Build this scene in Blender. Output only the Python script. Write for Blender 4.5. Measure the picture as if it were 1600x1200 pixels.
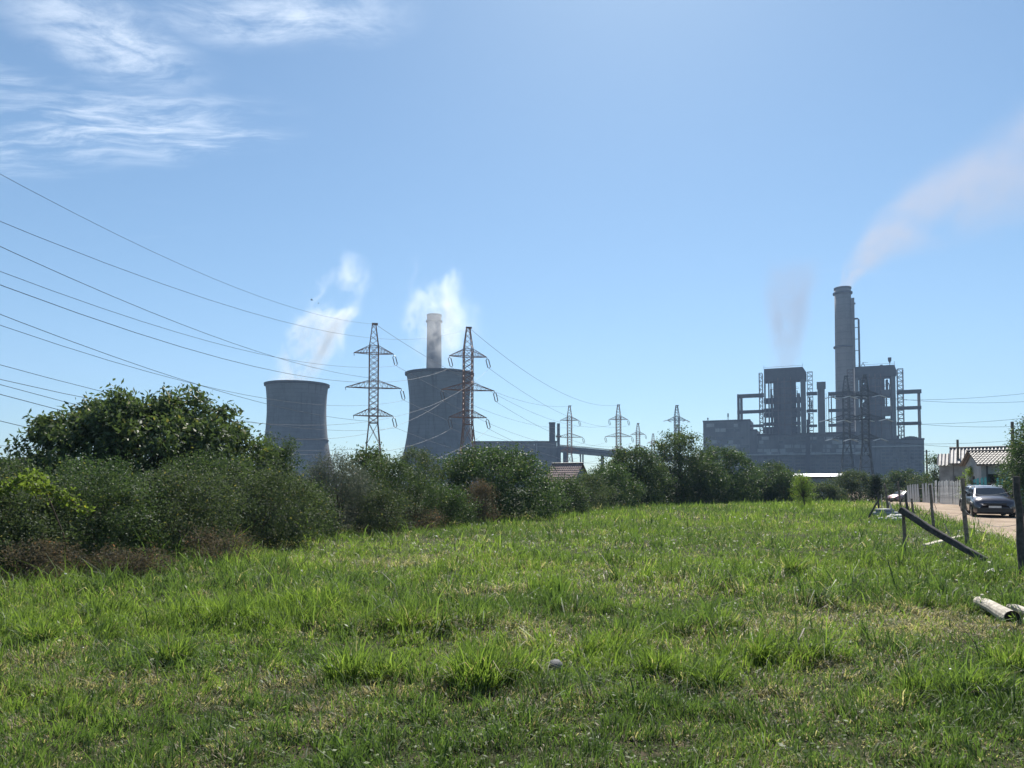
import bpy, math, random
import numpy as np
from mathutils import Vector, Matrix

for o in list(bpy.data.objects):
    bpy.data.objects.remove(o)
SC = bpy.context.scene
COL = SC.collection
random.seed(7)
RNG = np.random.default_rng(11)
R_ = math.radians

# ------------------------------------------------------------------ camera
F = 1150.0                       # focal length in pixels of the 1600 px wide photograph
PITCH = math.radians(2.5)
SHIFT = 157.0 - F * math.tan(PITCH)   # the photograph's verticals barely converge: shifted, nearly level view
EYE = 1.6
HAZE_DENS = 0.00021
cd = bpy.data.cameras.new('camera')
cam = bpy.data.objects.new('camera', cd)
COL.objects.link(cam)
cam.location = (0, 0, EYE)
cam.rotation_euler = (math.pi / 2 + PITCH, 0, 0)
cd.shift_y = SHIFT / 1600
cd.sensor_width = 36
cd.lens = 36 * F / 1600
cd.clip_start = 0.05
cd.clip_end = 12000
SC.camera = cam

# ------------------------------------------------------------------ sun, sky, exposure
SUN_EL, SUN_AZ = R_(48), R_(11)          # azimuth clockwise from +Y (view direction)
sd = bpy.data.lights.new('sun', 'SUN')
sd.energy = 5.0
sd.angle = R_(0.55)
sd.color = (1.0, 0.95, 0.87)
sun = bpy.data.objects.new('sun', sd)
COL.objects.link(sun)
to_sun = Vector((math.sin(SUN_AZ) * math.cos(SUN_EL), math.cos(SUN_AZ) * math.cos(SUN_EL), math.sin(SUN_EL)))
sun.rotation_euler = to_sun.to_track_quat('Z', 'Y').to_euler()
sun.location = (0, 0, 30)

W = bpy.data.worlds.new('World')
SC.world = W
W.use_nodes = True
SC.view_settings.view_transform = 'Standard'
SC.view_settings.look = 'None'
SC.view_settings.exposure = 0.9
SC.view_settings.gamma = 1
SC.view_settings.use_curve_mapping = False
try:
    SC.cycles.use_denoising = True
    SC.cycles.max_bounces = 6
    SC.cycles.diffuse_bounces = 3
    SC.cycles.glossy_bounces = 2
    SC.cycles.transmission_bounces = 4
    SC.cycles.transparent_max_bounces = 8
    SC.cycles.volume_bounces = 0
    SC.cycles.sample_clamp_indirect = 6
except Exception:
    pass


class NT:
    """small helper round a node tree"""
    def __init__(s, tree):
        s.t = tree
        s.n = tree.nodes
        s.n.clear()

    def add(s, typ, ins=None, **props):
        n = s.n.new(typ)
        for k, v in props.items():
            setattr(n, k, v)
        for k, v in (ins or {}).items():
            s.put(n.inputs[k], v)
        return n

    def put(s, sock, v):
        if isinstance(v, bpy.types.NodeSocket):
            s.t.links.new(v, sock)
        elif isinstance(v, bpy.types.Node):
            s.t.links.new(v.outputs[0], sock)
        else:
            if isinstance(v, (tuple, list)) and len(v) == 3 and sock.type == 'RGBA':
                v = (*v, 1)
            sock.default_value = v

    def math(s, op, a, b=0.0, c=0.0, clamp=False):
        n = s.add('ShaderNodeMath', operation=op, use_clamp=clamp)
        s.put(n.inputs[0], a)
        s.put(n.inputs[1], b)
        if len(n.inputs) > 2:
            s.put(n.inputs[2], c)
        return n.outputs[0]

    def mix(s, fac, a, b, blend='MIX'):
        n = s.add('ShaderNodeMix', data_type='RGBA', blend_type=blend)
        s.put(n.inputs['Factor'], fac)
        s.put(n.inputs['A'], a) if False else s.put([i for i in n.inputs if i.name == 'A' and i.type == 'RGBA'][0], a)
        s.put([i for i in n.inputs if i.name == 'B' and i.type == 'RGBA'][0], b)
        return [o for o in n.outputs if o.type == 'RGBA'][0]

    def ramp(s, fac, stops, interp='LINEAR'):
        n = s.add('ShaderNodeValToRGB')
        n.color_ramp.interpolation = interp
        el = n.color_ramp.elements
        while len(el) < len(stops):
            el.new(0.5)
        for e, (p, c) in zip(el, stops):
            e.position = p
            e.color = (*c, 1) if len(c) == 3 else c
        s.put(n.inputs[0], fac)
        return n.outputs[0]

    def maprange(s, v, a, b, c=0.0, d=1.0, smooth=True):
        n = s.add('ShaderNodeMapRange', interpolation_type='SMOOTHSTEP' if smooth else 'LINEAR')
        for i, x in enumerate((v, a, b, c, d)):
            s.put(n.inputs[i], x)
        return n.outputs[0]

    def noise(s, vec, scale, detail=4.0, rough=0.55, dist=0.0):
        n = s.add('ShaderNodeTexNoise', {'Scale': scale, 'Detail': detail, 'Roughness': rough, 'Distortion': dist})
        if vec is not None:
            s.put(n.inputs['Vector'], vec)
        return n.outputs[0]

    def mapping(s, vec, scale=(1, 1, 1), rot=(0, 0, 0), loc=(0, 0, 0)):
        n = s.add('ShaderNodeMapping', {'Scale': scale, 'Rotation': rot, 'Location': loc})
        s.put(n.inputs['Vector'], vec)
        return n.outputs[0]


# sky: physical daylight sky with a layer of high cirrus, laid out on a flat cloud deck (direction.xy / direction.z)
w = NT(W.node_tree)
sky = w.add('ShaderNodeTexSky', sky_type='NISHITA')
sky.sun_disc = False
sky.sun_elevation = SUN_EL
sky.sun_rotation = SUN_AZ
sky.altitude = 100
sky.air_density = 1.0
sky.dust_density = 0.35
sky.ozone_density = 1.6
geo = w.add('ShaderNodeTexCoord')
sep = w.add('ShaderNodeSeparateXYZ', {0: geo.outputs['Generated']})
zz = w.math('MAXIMUM', sep.outputs[2], 0.03)
u = w.math('DIVIDE', sep.outputs[0], zz)
v = w.math('DIVIDE', sep.outputs[1], zz)
uv = w.add('ShaderNodeCombineXYZ', {0: u, 1: v, 2: 0.0}).outputs[0]
warp = w.add('ShaderNodeTexNoise', {'Vector': uv, 'Scale': 2.2, 'Detail': 3.0, 'Roughness': 0.5})
wv = w.add('ShaderNodeVectorMath', {0: warp.outputs['Color'], 1: (0.5, 0.5, 0.5)}, operation='SUBTRACT')
wv = w.add('ShaderNodeVectorMath', {0: wv.outputs[0], 'Scale': 0.20}, operation='SCALE')
uvw = w.add('ShaderNodeVectorMath', {0: uv, 1: wv.outputs[0]}, operation='ADD').outputs[0]
fib = w.noise(w.mapping(uvw, scale=(2.0, 8.0, 1), rot=(0, 0, R_(38))), 1.7, 10, 0.66, 0.35)
wool = w.noise(w.mapping(uvw, scale=(3.0, 4.6, 1), rot=(0, 0, R_(-38))), 1.7, 10, 0.66, 0.3)


def blob(cx, cy, rx, ry, rot=0.0):
    m = w.mapping(uvw, loc=(0, 0, 0))
    d = w.add('ShaderNodeVectorMath', {0: m, 1: (cx, cy, 0)}, operation='SUBTRACT').outputs[0]
    d = w.mapping(d, rot=(0, 0, rot))
    d = w.mapping(d, scale=(1 / rx, 1 / ry, 0))
    ln = w.add('ShaderNodeVectorMath', {0: d}, operation='LENGTH')
    return w.maprange(ln.outputs['Value'], 1.0, 0.0)


blobs1 = [(-1.12, 2.02, 0.62, 0.30, R_(10)), (-1.36, 1.76, 0.28, 0.17, 0), (-1.75, 2.10, 0.60, 0.34, 0),
          (-0.90, 2.12, 0.34, 0.12, R_(10)), (-2.9, 2.9, 0.8, 0.4, 0)]
blobs2 = [(-0.90, 1.64, 0.25, 0.32, R_(30)), (-0.50, 1.55, 0.36, 0.15, 0), (-1.00, 1.30, 0.36, 0.24, 0),
          (-0.20, 1.20, 0.5, 0.22, 0), (-1.9, 0.9, 0.6, 0.35, 0)]


def bsum(bl):
    acc = None
    for b in bl:
        x = blob(*b)
        acc = x if acc is None else w.math('MAXIMUM', acc, x)
    return acc


c1 = w.math('MULTIPLY', bsum(blobs1), w.maprange(fib, 0.38, 0.74))
c2 = w.math('MULTIPLY', bsum(blobs2), w.maprange(w.math('ADD', w.math('MULTIPLY', wool, 0.65), w.math('MULTIPLY', fib, 0.35)), 0.36, 0.66))
small = w.math('MULTIPLY', w.maprange(w.noise(uv, 0.9, 2, 0.5), 0.60, 0.78), w.maprange(fib, 0.50, 0.85))
cl = w.math('MULTIPLY', w.math('ADD', w.math('MAXIMUM', c1, c2), w.math('MULTIPLY', small, 0.30)), 0.70, clamp=True)
cl = w.math('MULTIPLY', cl, w.maprange(sep.outputs[2], 0.10, 0.30))
skyt = w.mix(1.0, sky.outputs[0], (0.80, 0.985, 1.03), 'MULTIPLY')      # white balance of the photograph
skyc = w.mix(cl, skyt, (11.5, 12.2, 13.0))
bg = w.add('ShaderNodeBackground', {0: skyc, 1: 0.060})
w.add('ShaderNodeOutputWorld', {0: bg})


# ------------------------------------------------------------------ pixel helpers
def ray(px, py):
    dx, dy = (px - 800) / F, (600 + SHIFT - py) / F
    return Vector((dx, math.cos(PITCH) - dy * math.sin(PITCH), math.sin(PITCH) + dy * math.cos(PITCH)))


def at(px, py, Y):
    r = ray(px, py)
    t = Y / r.y
    return Vector((r.x * t, Y, EYE + r.z * t))


def xat(px, Y):                    # ground-level x of a pixel column at depth Y
    return (px - 800) / F * Y / math.cos(PITCH) * (1 + 0.0)


class Facing:
    """a vertical plane square to the line of sight through pixel column pc, R metres away"""
    def __init__(s, pc, R, zg):
        s.a = math.atan2((pc - 800) / F, math.cos(PITCH))
        s.R, s.zg = R, zg
        s.ex = Vector((math.cos(s.a), -math.sin(s.a), 0))
        s.ey = Vector((math.sin(s.a), math.cos(s.a), 0))
        s.loc = Vector((R * math.sin(s.a), R * math.cos(s.a), zg))

    def p(s, px, py, back=0.0):
        r = ray(px, py)
        t = (s.R + back) / r.dot(s.ey)
        return t * r.dot(s.ex), EYE + r.z * t - s.zg

    def root(s, name):
        e = bpy.data.objects.new(name, None)
        COL.objects.link(e)
        e.location = s.loc
        e.rotation_euler = (0, 0, -s.a)
        return e


# ------------------------------------------------------------------ noise in numpy
def vnoise(x, y, scale, seed=0):
    x = np.asarray(x, float) * scale + seed * 17.31
    y = np.asarray(y, float) * scale - seed * 9.77
    xi, yi = np.floor(x).astype(np.int64), np.floor(y).astype(np.int64)
    fx, fy = x - xi, y - yi
    fx, fy = fx * fx * (3 - 2 * fx), fy * fy * (3 - 2 * fy)

    def h(a, b):
        n = (a * 374761393 + b * 668265263 + seed * 1442695041) & 0x7fffffff
        n = ((n ^ (n >> 13)) * 1274126177) & 0x7fffffff
        return ((n ^ (n >> 16)) & 0xffff) / 65535.0
    return (h(xi, yi) * (1 - fx) + h(xi + 1, yi) * fx) * (1 - fy) + (h(xi, yi + 1) * (1 - fx) + h(xi + 1, yi + 1) * fx) * fy


def fbm(x, y, scale, seed=0, oct=3):
    s, a, t = 0, 1, 0
    for i in range(oct):
        s = s + a * vnoise(x, y, scale * 2 ** i, seed + i)
        t += a
        a *= 0.5
    return s / t


def gz(x, y):
    """ground height"""
    x = np.asarray(x, float)
    y = np.asarray(y, float)
    near = np.clip((y - 2) / 6, 0, 1) * np.clip((160 - np.abs(y)) / 60, 0, 1)
    t = np.clip((y - 60) / 25, 0, 1)
    return (fbm(x, y, 0.35, 3) - 0.5) * 0.10 * near + (fbm(x, y, 1.6, 9, 2) - 0.5) * 0.05 * near - 0.5 * t * t * (3 - 2 * t)


def gzf(x, y):
    return float(gz(x, y))


# ------------------------------------------------------------------ mesh helpers
def tag(o, label=None, cat=None, group=None, kind=None):
    for k, val in (('label', label), ('category', cat), ('group', group), ('kind', kind)):
        if val:
            o[k] = val
    return o


def empty(name, loc=(0, 0, 0), rz=0.0):
    e = bpy.data.objects.new(name, None)
    COL.objects.link(e)
    e.location = loc
    e.rotation_euler = (0, 0, rz)
    return e


def link(name, me, mat=None, parent=None, smooth=False):
    o = bpy.data.objects.new(name, me)
    COL.objects.link(o)
    if mat is not None and not me.materials:
        me.materials.append(mat)
    if parent is not None:
        o.parent = parent
    if smooth:
        me.polygons.foreach_set('use_smooth', np.ones(len(me.polygons), bool))
    return o


def fast_mesh(name, verts, faces_n, loops, attr=None):
    """verts (N,3), faces_n array of face sizes, loops flat vertex indices"""
    me = bpy.data.meshes.new(name)
    verts = np.asarray(verts, np.float32)
    me.vertices.add(len(verts))
    me.vertices.foreach_set('co', verts.ravel())
    faces_n = np.asarray(faces_n, np.int32)
    loops = np.asarray(loops, np.int32)
    me.loops.add(len(loops))
    me.loops.foreach_set('vertex_index', loops)
    me.polygons.add(len(faces_n))
    st = np.concatenate(([0], np.cumsum(faces_n)[:-1])).astype(np.int32)
    me.polygons.foreach_set('loop_start', st)
    me.polygons.foreach_set('loop_total', faces_n)
    for k, a in (attr or {}).items():
        at_ = me.attributes.new(k, 'FLOAT', 'POINT')
        at_.data.foreach_set('value', np.asarray(a, np.float32))
    me.update(calc_edges=True)
    return me


class MB:
    def __init__(s):
        s.v, s.f = [], []

    def add(s, vs, fs):
        n = len(s.v)
        s.v.extend([tuple(p) for p in vs])
        s.f.extend([tuple(i + n for i in f) for f in fs])
        return s

    def box(s, x0, x1, y0, y1, z0, z1):
        x0, x1 = min(x0, x1), max(x0, x1)
        y0, y1 = min(y0, y1), max(y0, y1)
        z0, z1 = min(z0, z1), max(z0, z1)
        return s.add([(x0, y0, z0), (x1, y0, z0), (x1, y1, z0), (x0, y1, z0), (x0, y0, z1), (x1, y0, z1), (x1, y1, z1), (x0, y1, z1)],
                     [(0, 3, 2, 1), (4, 5, 6, 7), (0, 1, 5, 4), (1, 2, 6, 5), (2, 3, 7, 6), (3, 0, 4, 7)])

    def beam(s, p, q, wd, h=None, n=4, w2=None):
        p, q = Vector(p), Vector(q)
        d = (q - p)
        if d.length < 1e-6:
            return s
        d.normalize()
        up = Vector((0, 0, 1)) if abs(d.z) < 0.95 else Vector((0, 1, 0))
        a = d.cross(up).normalized()
        b = d.cross(a).normalized()
        h = h or wd
        k2 = (w2 / wd) if w2 else 1.0
        vs = []
        for c, k in ((p, 1.0), (q, k2)):
            for i in range(n):
                t = 2 * math.pi * (i + 0.5) / n
                m = math.sqrt(2) if n == 4 else 1.0
                vs.append(c + a * math.cos(t) * wd / 2 * m * k + b * math.sin(t) * h / 2 * m * k)
        fs = [(i, (i + 1) % n, n + (i + 1) % n, n + i) for i in range(n)]
        fs += [tuple(range(n))[::-1], tuple(range(n, 2 * n))]
        return s.add(vs, fs)

    def tube(s, pts, rad, n=6, cap=True):
        pts = [Vector(p) for p in pts]
        if not hasattr(rad, '__len__'):
            rad = [rad] * len(pts)
        vs, fs = [], []
        for i, p in enumerate(pts):
            d = (pts[min(i + 1, len(pts) - 1)] - pts[max(i - 1, 0)]).normalized()
            up = Vector((0, 0, 1)) if abs(d.z) < 0.9 else Vector((0, 1, 0))
            a = d.cross(up).normalized()
            b = d.cross(a).normalized()
            for k in range(n):
                t = 2 * math.pi * k / n
                vs.append(p + a * math.cos(t) * rad[i] + b * math.sin(t) * rad[i])
        for i in range(len(pts) - 1):
            for k in range(n):
                fs.append((i * n + k, i * n + (k + 1) % n, (i + 1) * n + (k + 1) % n, (i + 1) * n + k))
        if cap:
            fs.append(tuple(range(n))[::-1])
            fs.append(tuple(range((len(pts) - 1) * n, len(pts) * n)))
        return s.add(vs, fs)

    def lathe(s, prof, n=48, cx=0, cy=0, closed=False):
        vs, fs = [], []
        m = len(prof)
        for r, z in prof:
            for k in range(n):
                t = 2 * math.pi * k / n
                vs.append((cx + r * math.cos(t), cy + r * math.sin(t), z))
        for i in range(m if closed else m - 1):
            j = (i + 1) % m
            for k in range(n):
                fs.append((i * n + k, i * n + (k + 1) % n, j * n + (k + 1) % n, j * n + k))
        return s.add(vs, fs)

    def build(s, name, mat, parent=None, smooth=False, me_only=False):
        me = bpy.data.meshes.new(name)
        me.from_pydata(s.v, [], s.f)
        me.update()
        if mat:
            me.materials.append(mat)
        if me_only:
            return me
        return link(name, me, None, parent, smooth)


def bevel(o, wd=0.02, seg=1):
    m = o.modifiers.new('bevel', 'BEVEL')
    m.width = wd
    m.segments = seg
    m.limit_method = 'ANGLE'
    return o


def copy_tree(o, parent=None):
    c = o.copy()
    COL.objects.link(c)
    if parent is not None:
        c.parent = parent
    for ch in list(o.children):
        copy_tree(ch, c)
    return c


# ------------------------------------------------------------------ materials
def mat(name):
    m = bpy.data.materials.new(name)
    m.use_nodes = True
    return m, NT(m.node_tree)


def principled(nt, **k):
    b = nt.add('ShaderNodeBsdfPrincipled')
    for key, val in k.items():
        nt.put(b.inputs[key.replace('_', ' ')], val)
    return b


def surf(nt, sh):
    nt.add('ShaderNodeOutputMaterial', {0: sh})


def plain(name, col, rough=0.6, metal=0.0, var=0.25, scale=3.0, bump=0.0, spec=0.5):
    m, nt = mat(name)
    tc = nt.add('ShaderNodeTexCoord').outputs['Object']
    nz = nt.noise(tc, scale, 6, 0.6)
    c = nt.mix(nt.maprange(nz, 0.3, 0.7), tuple(x * (1 - var) for x in col), tuple(min(1, x * (1 + var)) for x in col))
    b = principled(nt, Base_Color=c, Roughness=rough, Metallic=metal, Specular_IOR_Level=spec)
    if bump:
        bp = nt.add('ShaderNodeBump', {'Height': nt.noise(tc, scale * 6, 4, 0.6), 'Strength': bump, 'Distance': 0.02})
        nt.put(b.inputs['Normal'], bp)
    surf(nt, b)
    return m


def concrete(name, col, streak=0.35, rings=0.0, panel=None, scale=0.08):
    """weathered concrete: blotches, rain streaks running down, optional casting rings"""
    m, nt = mat(name)
    tc = nt.add('ShaderNodeTexCoord').outputs['Object']
    big = nt.noise(tc, scale, 6, 0.6)
    st = nt.noise(nt.mapping(tc, scale=(scale * 8, scale * 8, scale * 0.35)), 1.0, 5, 0.65)
    fine = nt.noise(tc, scale * 14, 5, 0.65)
    c = nt.mix(nt.maprange(big, 0.3, 0.72), tuple(x * 0.78 for x in col), tuple(x * 1.15 for x in col))
    c = nt.mix(nt.math('MULTIPLY', nt.maprange(st, 0.48, 0.75), streak), c, tuple(x * 0.45 for x in col))
    c = nt.mix(nt.math('MULTIPLY', nt.maprange(fine, 0.45, 0.7), 0.25), c, tuple(x * 1.35 for x in col))
    if rings:
        sp = nt.add('ShaderNodeSeparateXYZ', {0: tc})
        fr = nt.math('FRACT', nt.math('MULTIPLY', sp.outputs[2], 1 / rings))
        ln = nt.maprange(nt.math('ABSOLUTE', nt.math('SUBTRACT', fr, 0.5)), 0.40, 0.5)
        c = nt.mix(nt.math('MULTIPLY', ln, 0.35), c, tuple(x * 0.5 for x in col))
    b = principled(nt, Base_Color=c, Roughness=0.9, Specular_IOR_Level=0.25)
    surf(nt, b)
    return m


def leafmat(name, a, b_, trans=0.4, rough=0.42, tcol=None, spec=0.12):
    rough += 0.12
    m, nt = mat(name)
    g = nt.add('ShaderNodeNewGeometry')
    rnd = g.outputs['Random Per Island']
    pos = g.outputs['Position']
    clump = nt.noise(pos, 0.9, 3, 0.6)
    f = nt.math('ADD', nt.math('MULTIPLY', rnd, 0.6), nt.math('MULTIPLY', nt.maprange(clump, 0.3, 0.7), 0.4))
    c = nt.mix(f, a, b_)
    # a few yellowing leaves
    c = nt.mix(nt.maprange(rnd, 0.978, 0.985), c, tuple(min(1, x) for x in (b_[0] * 2.3, b_[1] * 1.5, b_[2] * 1.1)))
    tc_ = nt.mix(1.0, c, tcol or (1.5, 1.6, 0.85), 'MULTIPLY')
    p = principled(nt, Base_Color=c, Roughness=rough, Specular_IOR_Level=spec)
    t = nt.add('ShaderNodeBsdfTranslucent', {0: tc_})
    mx = nt.add('ShaderNodeMixShader', {0: trans, 1: p, 2: t})
    surf(nt, mx)
    return m


def grassmat(name):
    m, nt = mat(name)
    g = nt.add('ShaderNodeNewGeometry')
    rnd = g.outputs['Random Per Island']
    dry = nt.add('ShaderNodeAttribute', attribute_name='dry').outputs['Fac']
    lush = nt.add('ShaderNodeAttribute', attribute_name='lush').outputs['Fac']
    c = nt.mix(rnd, (0.042, 0.074, 0.026), (0.108, 0.158, 0.050))
    c = nt.mix(nt.math('MULTIPLY', lush, 0.75), c, nt.mix(rnd, (0.145, 0.215, 0.042), (0.275, 0.345, 0.070)))
    straw = nt.mix(rnd, (0.19, 0.150, 0.105), (0.46, 0.385, 0.28))
    c = nt.mix(dry, c, straw)
    tcol = nt.mix(1.0, c, (1.5, 1.65, 0.85), 'MULTIPLY')
    p = principled(nt, Base_Color=c, Roughness=0.5, Specular_IOR_Level=0.25)
    t = nt.add('ShaderNodeBsdfTranslucent', {0: tcol})
    surf(nt, nt.add('ShaderNodeMixShader', {0: 0.5, 1: p, 2: t}))
    return m


M = {}
M['tower_concrete'] = concrete('tower_concrete', (0.175, 0.175, 0.18), 0.7, rings=2.6, scale=0.05)
M['plant_concrete'] = concrete('plant_concrete', (0.145, 0.143, 0.14), 0.8, scale=0.07)
M['plant_panel'] = concrete('plant_panel', (0.34, 0.34, 0.33), 0.5, scale=0.12)
M['plant_dark'] = concrete('plant_dark', (0.075, 0.073, 0.075), 0.5, scale=0.10)
M['plant_core'] = concrete('boiler_casing', (0.105, 0.105, 0.108), 0.8, rings=4.0, scale=0.09)
M['plant_frame'] = concrete('plant_frame', (0.085, 0.075, 0.070), 0.5, scale=0.10)
M['chimney'] = concrete('chimney_concrete', (0.215, 0.19, 0.17), 0.4, rings=6.0, scale=0.05)
M['shaded'] = concrete('shaded_concrete', (0.105, 0.10, 0.10), 0.9, rings=6.0, scale=0.07)  # smoke shadow on the shaft worked into a darker concrete colour
M['glass_far'] = plain('far_window', (0.055, 0.062, 0.075), 0.25, 0, 0.4, 0.1)
M['steel_rust'] = plain('rusty_steel', (0.12, 0.082, 0.066), 0.7, 0.1, 0.35, 0.4)
M['galv'] = plain('galvanised_steel', (0.085, 0.088, 0.095), 0.55, 0.4, 0.25, 0.5)
M['pylon'] = plain('pylon_steel', (0.27, 0.135, 0.085), 0.6, 0.2, 0.35, 0.6)
M['insulator'] = plain('insulator_glaze', (0.16, 0.125, 0.12), 0.25, 0, 0.2, 1.0)
M['insulator_pale'] = plain('insulator_pale_glass', (0.55, 0.55, 0.56), 0.15, 0, 0.1, 1.0)
M['wire'] = plain('aluminium_cable', (0.10, 0.10, 0.11), 0.65, 0.1, 0.1, 1.0)
M['bark'] = plain('bark', (0.085, 0.065, 0.048), 0.9, 0, 0.4, 8, 0.5, 0.2)
M['old_wood'] = plain('old_grey_wood', (0.20, 0.165, 0.135), 0.85, 0, 0.45, 9, 0.5, 0.2)
M['dark_wood'] = plain('dark_tarred_wood', (0.075, 0.066, 0.062), 0.75, 0, 0.4, 9, 0.5, 0.3)
M['pale_wood'] = plain('pale_bleached_wood', (0.47, 0.42, 0.35), 0.8, 0, 0.35, 9, 0.4, 0.25)
M['end_grain'] = plain('rotten_end_grain', (0.035, 0.026, 0.022), 0.95, 0, 0.5, 20, 0.5, 0.1)
M['stone'] = plain('grey_stone', (0.10, 0.10, 0.105), 0.7, 0, 0.3, 14, 0.4)
M['picket'] = plain('weathered_white_paint', (0.76, 0.75, 0.72), 0.75, 0, 0.35, 5, 0.2)
M['teal'] = plain('teal_paint', (0.075, 0.33, 0.35), 0.6, 0, 0.3, 4, 0.1)
M['sheet'] = plain('grey_fence_sheet', (0.33, 0.34, 0.36), 0.6, 0.1, 0.3, 1.2)
M['render_wall'] = plain('pale_wall_render', (0.33, 0.34, 0.35), 0.9, 0, 0.15, 1.5, 0.2)
M['grey_wall'] = plain('grey_wall_render', (0.30, 0.29, 0.28), 0.9, 0, 0.25, 1.5, 0.2)
M['roof_tile'] = plain('brown_roof_tile', (0.10, 0.088, 0.084), 0.55, 0, 0.35, 3, 0.2)
M['roof_pink'] = plain('faded_red_roof_tile', (0.30, 0.200, 0.175), 0.75, 0, 0.3, 2, 0.3)
M['roof_sheet'] = plain('weathered_asbestos_sheet', (0.20, 0.19, 0.19), 0.55, 0, 0.35, 2.5, 0.2)
M['roof_metal'] = plain('bright_metal_sheet', (0.75, 0.75, 0.76), 0.35, 0.6, 0.08, 1.0)
M['roof_dark'] = plain('dark_roof_sheet', (0.10, 0.085, 0.08), 0.7, 0, 0.3, 2, 0.2)
M['debris_white'] = plain('white_rubble', (0.62, 0.60, 0.57), 0.85, 0, 0.25, 9, 0.3)
M['rubber'] = plain('tyre_rubber', (0.02, 0.02, 0.021), 0.8, 0, 0.2, 8)
M['alloy'] = plain('alloy_rim', (0.42, 0.42, 0.43), 0.3, 0.8, 0.1, 4)
M['black_plastic'] = plain('black_plastic', (0.018, 0.018, 0.02), 0.5, 0, 0.15, 6)
M['lamp_glass'] = plain('lamp_glass', (0.55, 0.56, 0.58), 0.08, 0.0, 0.05, 4)
M['red_lamp'] = plain('red_lamp_glass', (0.35, 0.02, 0.02), 0.12, 0.0, 0.05, 4)
M['plate'] = plain('number_plate', (0.62, 0.62, 0.62), 0.4, 0, 0.08, 6)
M['bird'] = plain('dark_feathers', (0.03, 0.03, 0.032), 0.8, 0, 0.2, 9)


def carpaint(name, col):
    m, nt = mat(name)
    tc = nt.add('ShaderNodeTexCoord').outputs['Object']
    c = nt.mix(nt.maprange(nt.noise(tc, 5, 4), 0.35, 0.7), tuple(x * 0.85 for x in col), col)
    b = principled(nt, Base_Color=c, Roughness=0.28, Metallic=0.35, Coat_Weight=0.8, Coat_Roughness=0.06)
    surf(nt, b)
    return m


M['paint_dark'] = carpaint('dark_grey_car_paint', (0.085, 0.075, 0.085))
M['paint_silver'] = carpaint('silver_car_paint', (0.40, 0.41, 0.42))
M['paint_red'] = carpaint('pale_red_car_paint', (0.46, 0.28, 0.28))
m, nt = mat('car_glass')
b = principled(nt, Base_Color=(0.012, 0.014, 0.016), Roughness=0.04, Specular_IOR_Level=0.6)
surf(nt, b)
M['car_glass'] = m

M['leaf_walnut'] = leafmat('walnut_leaf', (0.040, 0.060, 0.032), (0.100, 0.138, 0.062), 0.32, 0.36)
M['leaf_thorn'] = leafmat('thorn_bush_leaf', (0.036, 0.053, 0.034), (0.092, 0.120, 0.066), 0.32, 0.5)
M['leaf_thorn2'] = leafmat('bramble_leaf', (0.032, 0.052, 0.030), (0.082, 0.118, 0.056), 0.32, 0.45)
M['leaf_silver'] = leafmat('silvery_leaf', (0.052, 0.064, 0.056), (0.112, 0.130, 0.108), 0.32, 0.5, (1.4, 1.45, 1.1))
M['leaf_dense'] = leafmat('dense_green_leaf', (0.032, 0.056, 0.030), (0.084, 0.128, 0.056), 0.32, 0.38)
M['leaf_vine'] = leafmat('vine_leaf', (0.085, 0.125, 0.030), (0.165, 0.210, 0.050), 0.45, 0.45)
M['leaf_young'] = leafmat('young_tree_leaf', (0.085, 0.135, 0.028), (0.170, 0.235, 0.055), 0.5, 0.4)
M['leaf_brown'] = leafmat('withered_leaf', (0.062, 0.060, 0.042), (0.125, 0.112, 0.080), 0.3, 0.7, (1.5, 1.3, 1.0))
M['leaf_far'] = leafmat('far_tree_leaf', (0.034, 0.055, 0.027), (0.078, 0.114, 0.047), 0.25, 0.5)
M['leaf_conifer'] = leafmat('dark_evergreen_leaf', (0.014, 0.028, 0.016), (0.034, 0.055, 0.028), 0.2, 0.5)
M['grass'] = grassmat('grass_blade')
m, nt = mat('flower_petal')
pz = principled(nt, Base_Color=(0.80, 0.80, 0.76), Roughness=0.7)
surf(nt, nt.add('ShaderNodeMixShader', {0: 0.3, 1: pz, 2: nt.add('ShaderNodeBsdfTranslucent', {0: (0.8, 0.8, 0.75, 1)})}))
M['petal'] = m

# ground: soil, thatch and moss
m, nt = mat('soil_and_thatch')
pos = nt.add('ShaderNodeNewGeometry').outputs['Position']
n1 = nt.noise(pos, 0.5, 5, 0.6)
n2 = nt.noise(pos, 6.0, 6, 0.65)
n3 = nt.noise(pos, 45.0, 4, 0.7)
c = nt.mix(nt.maprange(n1, 0.38, 0.62), (0.028, 0.032, 0.013), (0.036, 0.046, 0.016))
c = nt.mix(nt.maprange(n2, 0.50, 0.66), c, (0.085, 0.068, 0.045))
c = nt.mix(nt.math('MULTIPLY', nt.maprange(n3, 0.52, 0.70), 0.35), c, (0.17, 0.14, 0.095))
b = principled(nt, Base_Color=c, Roughness=0.95, Specular_IOR_Level=0.1)
nt.put(b.inputs['Normal'], nt.add('ShaderNodeBump', {'Height': n3, 'Strength': 0.7, 'Distance': 0.03}))
surf(nt, b)
M['ground'] = m

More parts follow.
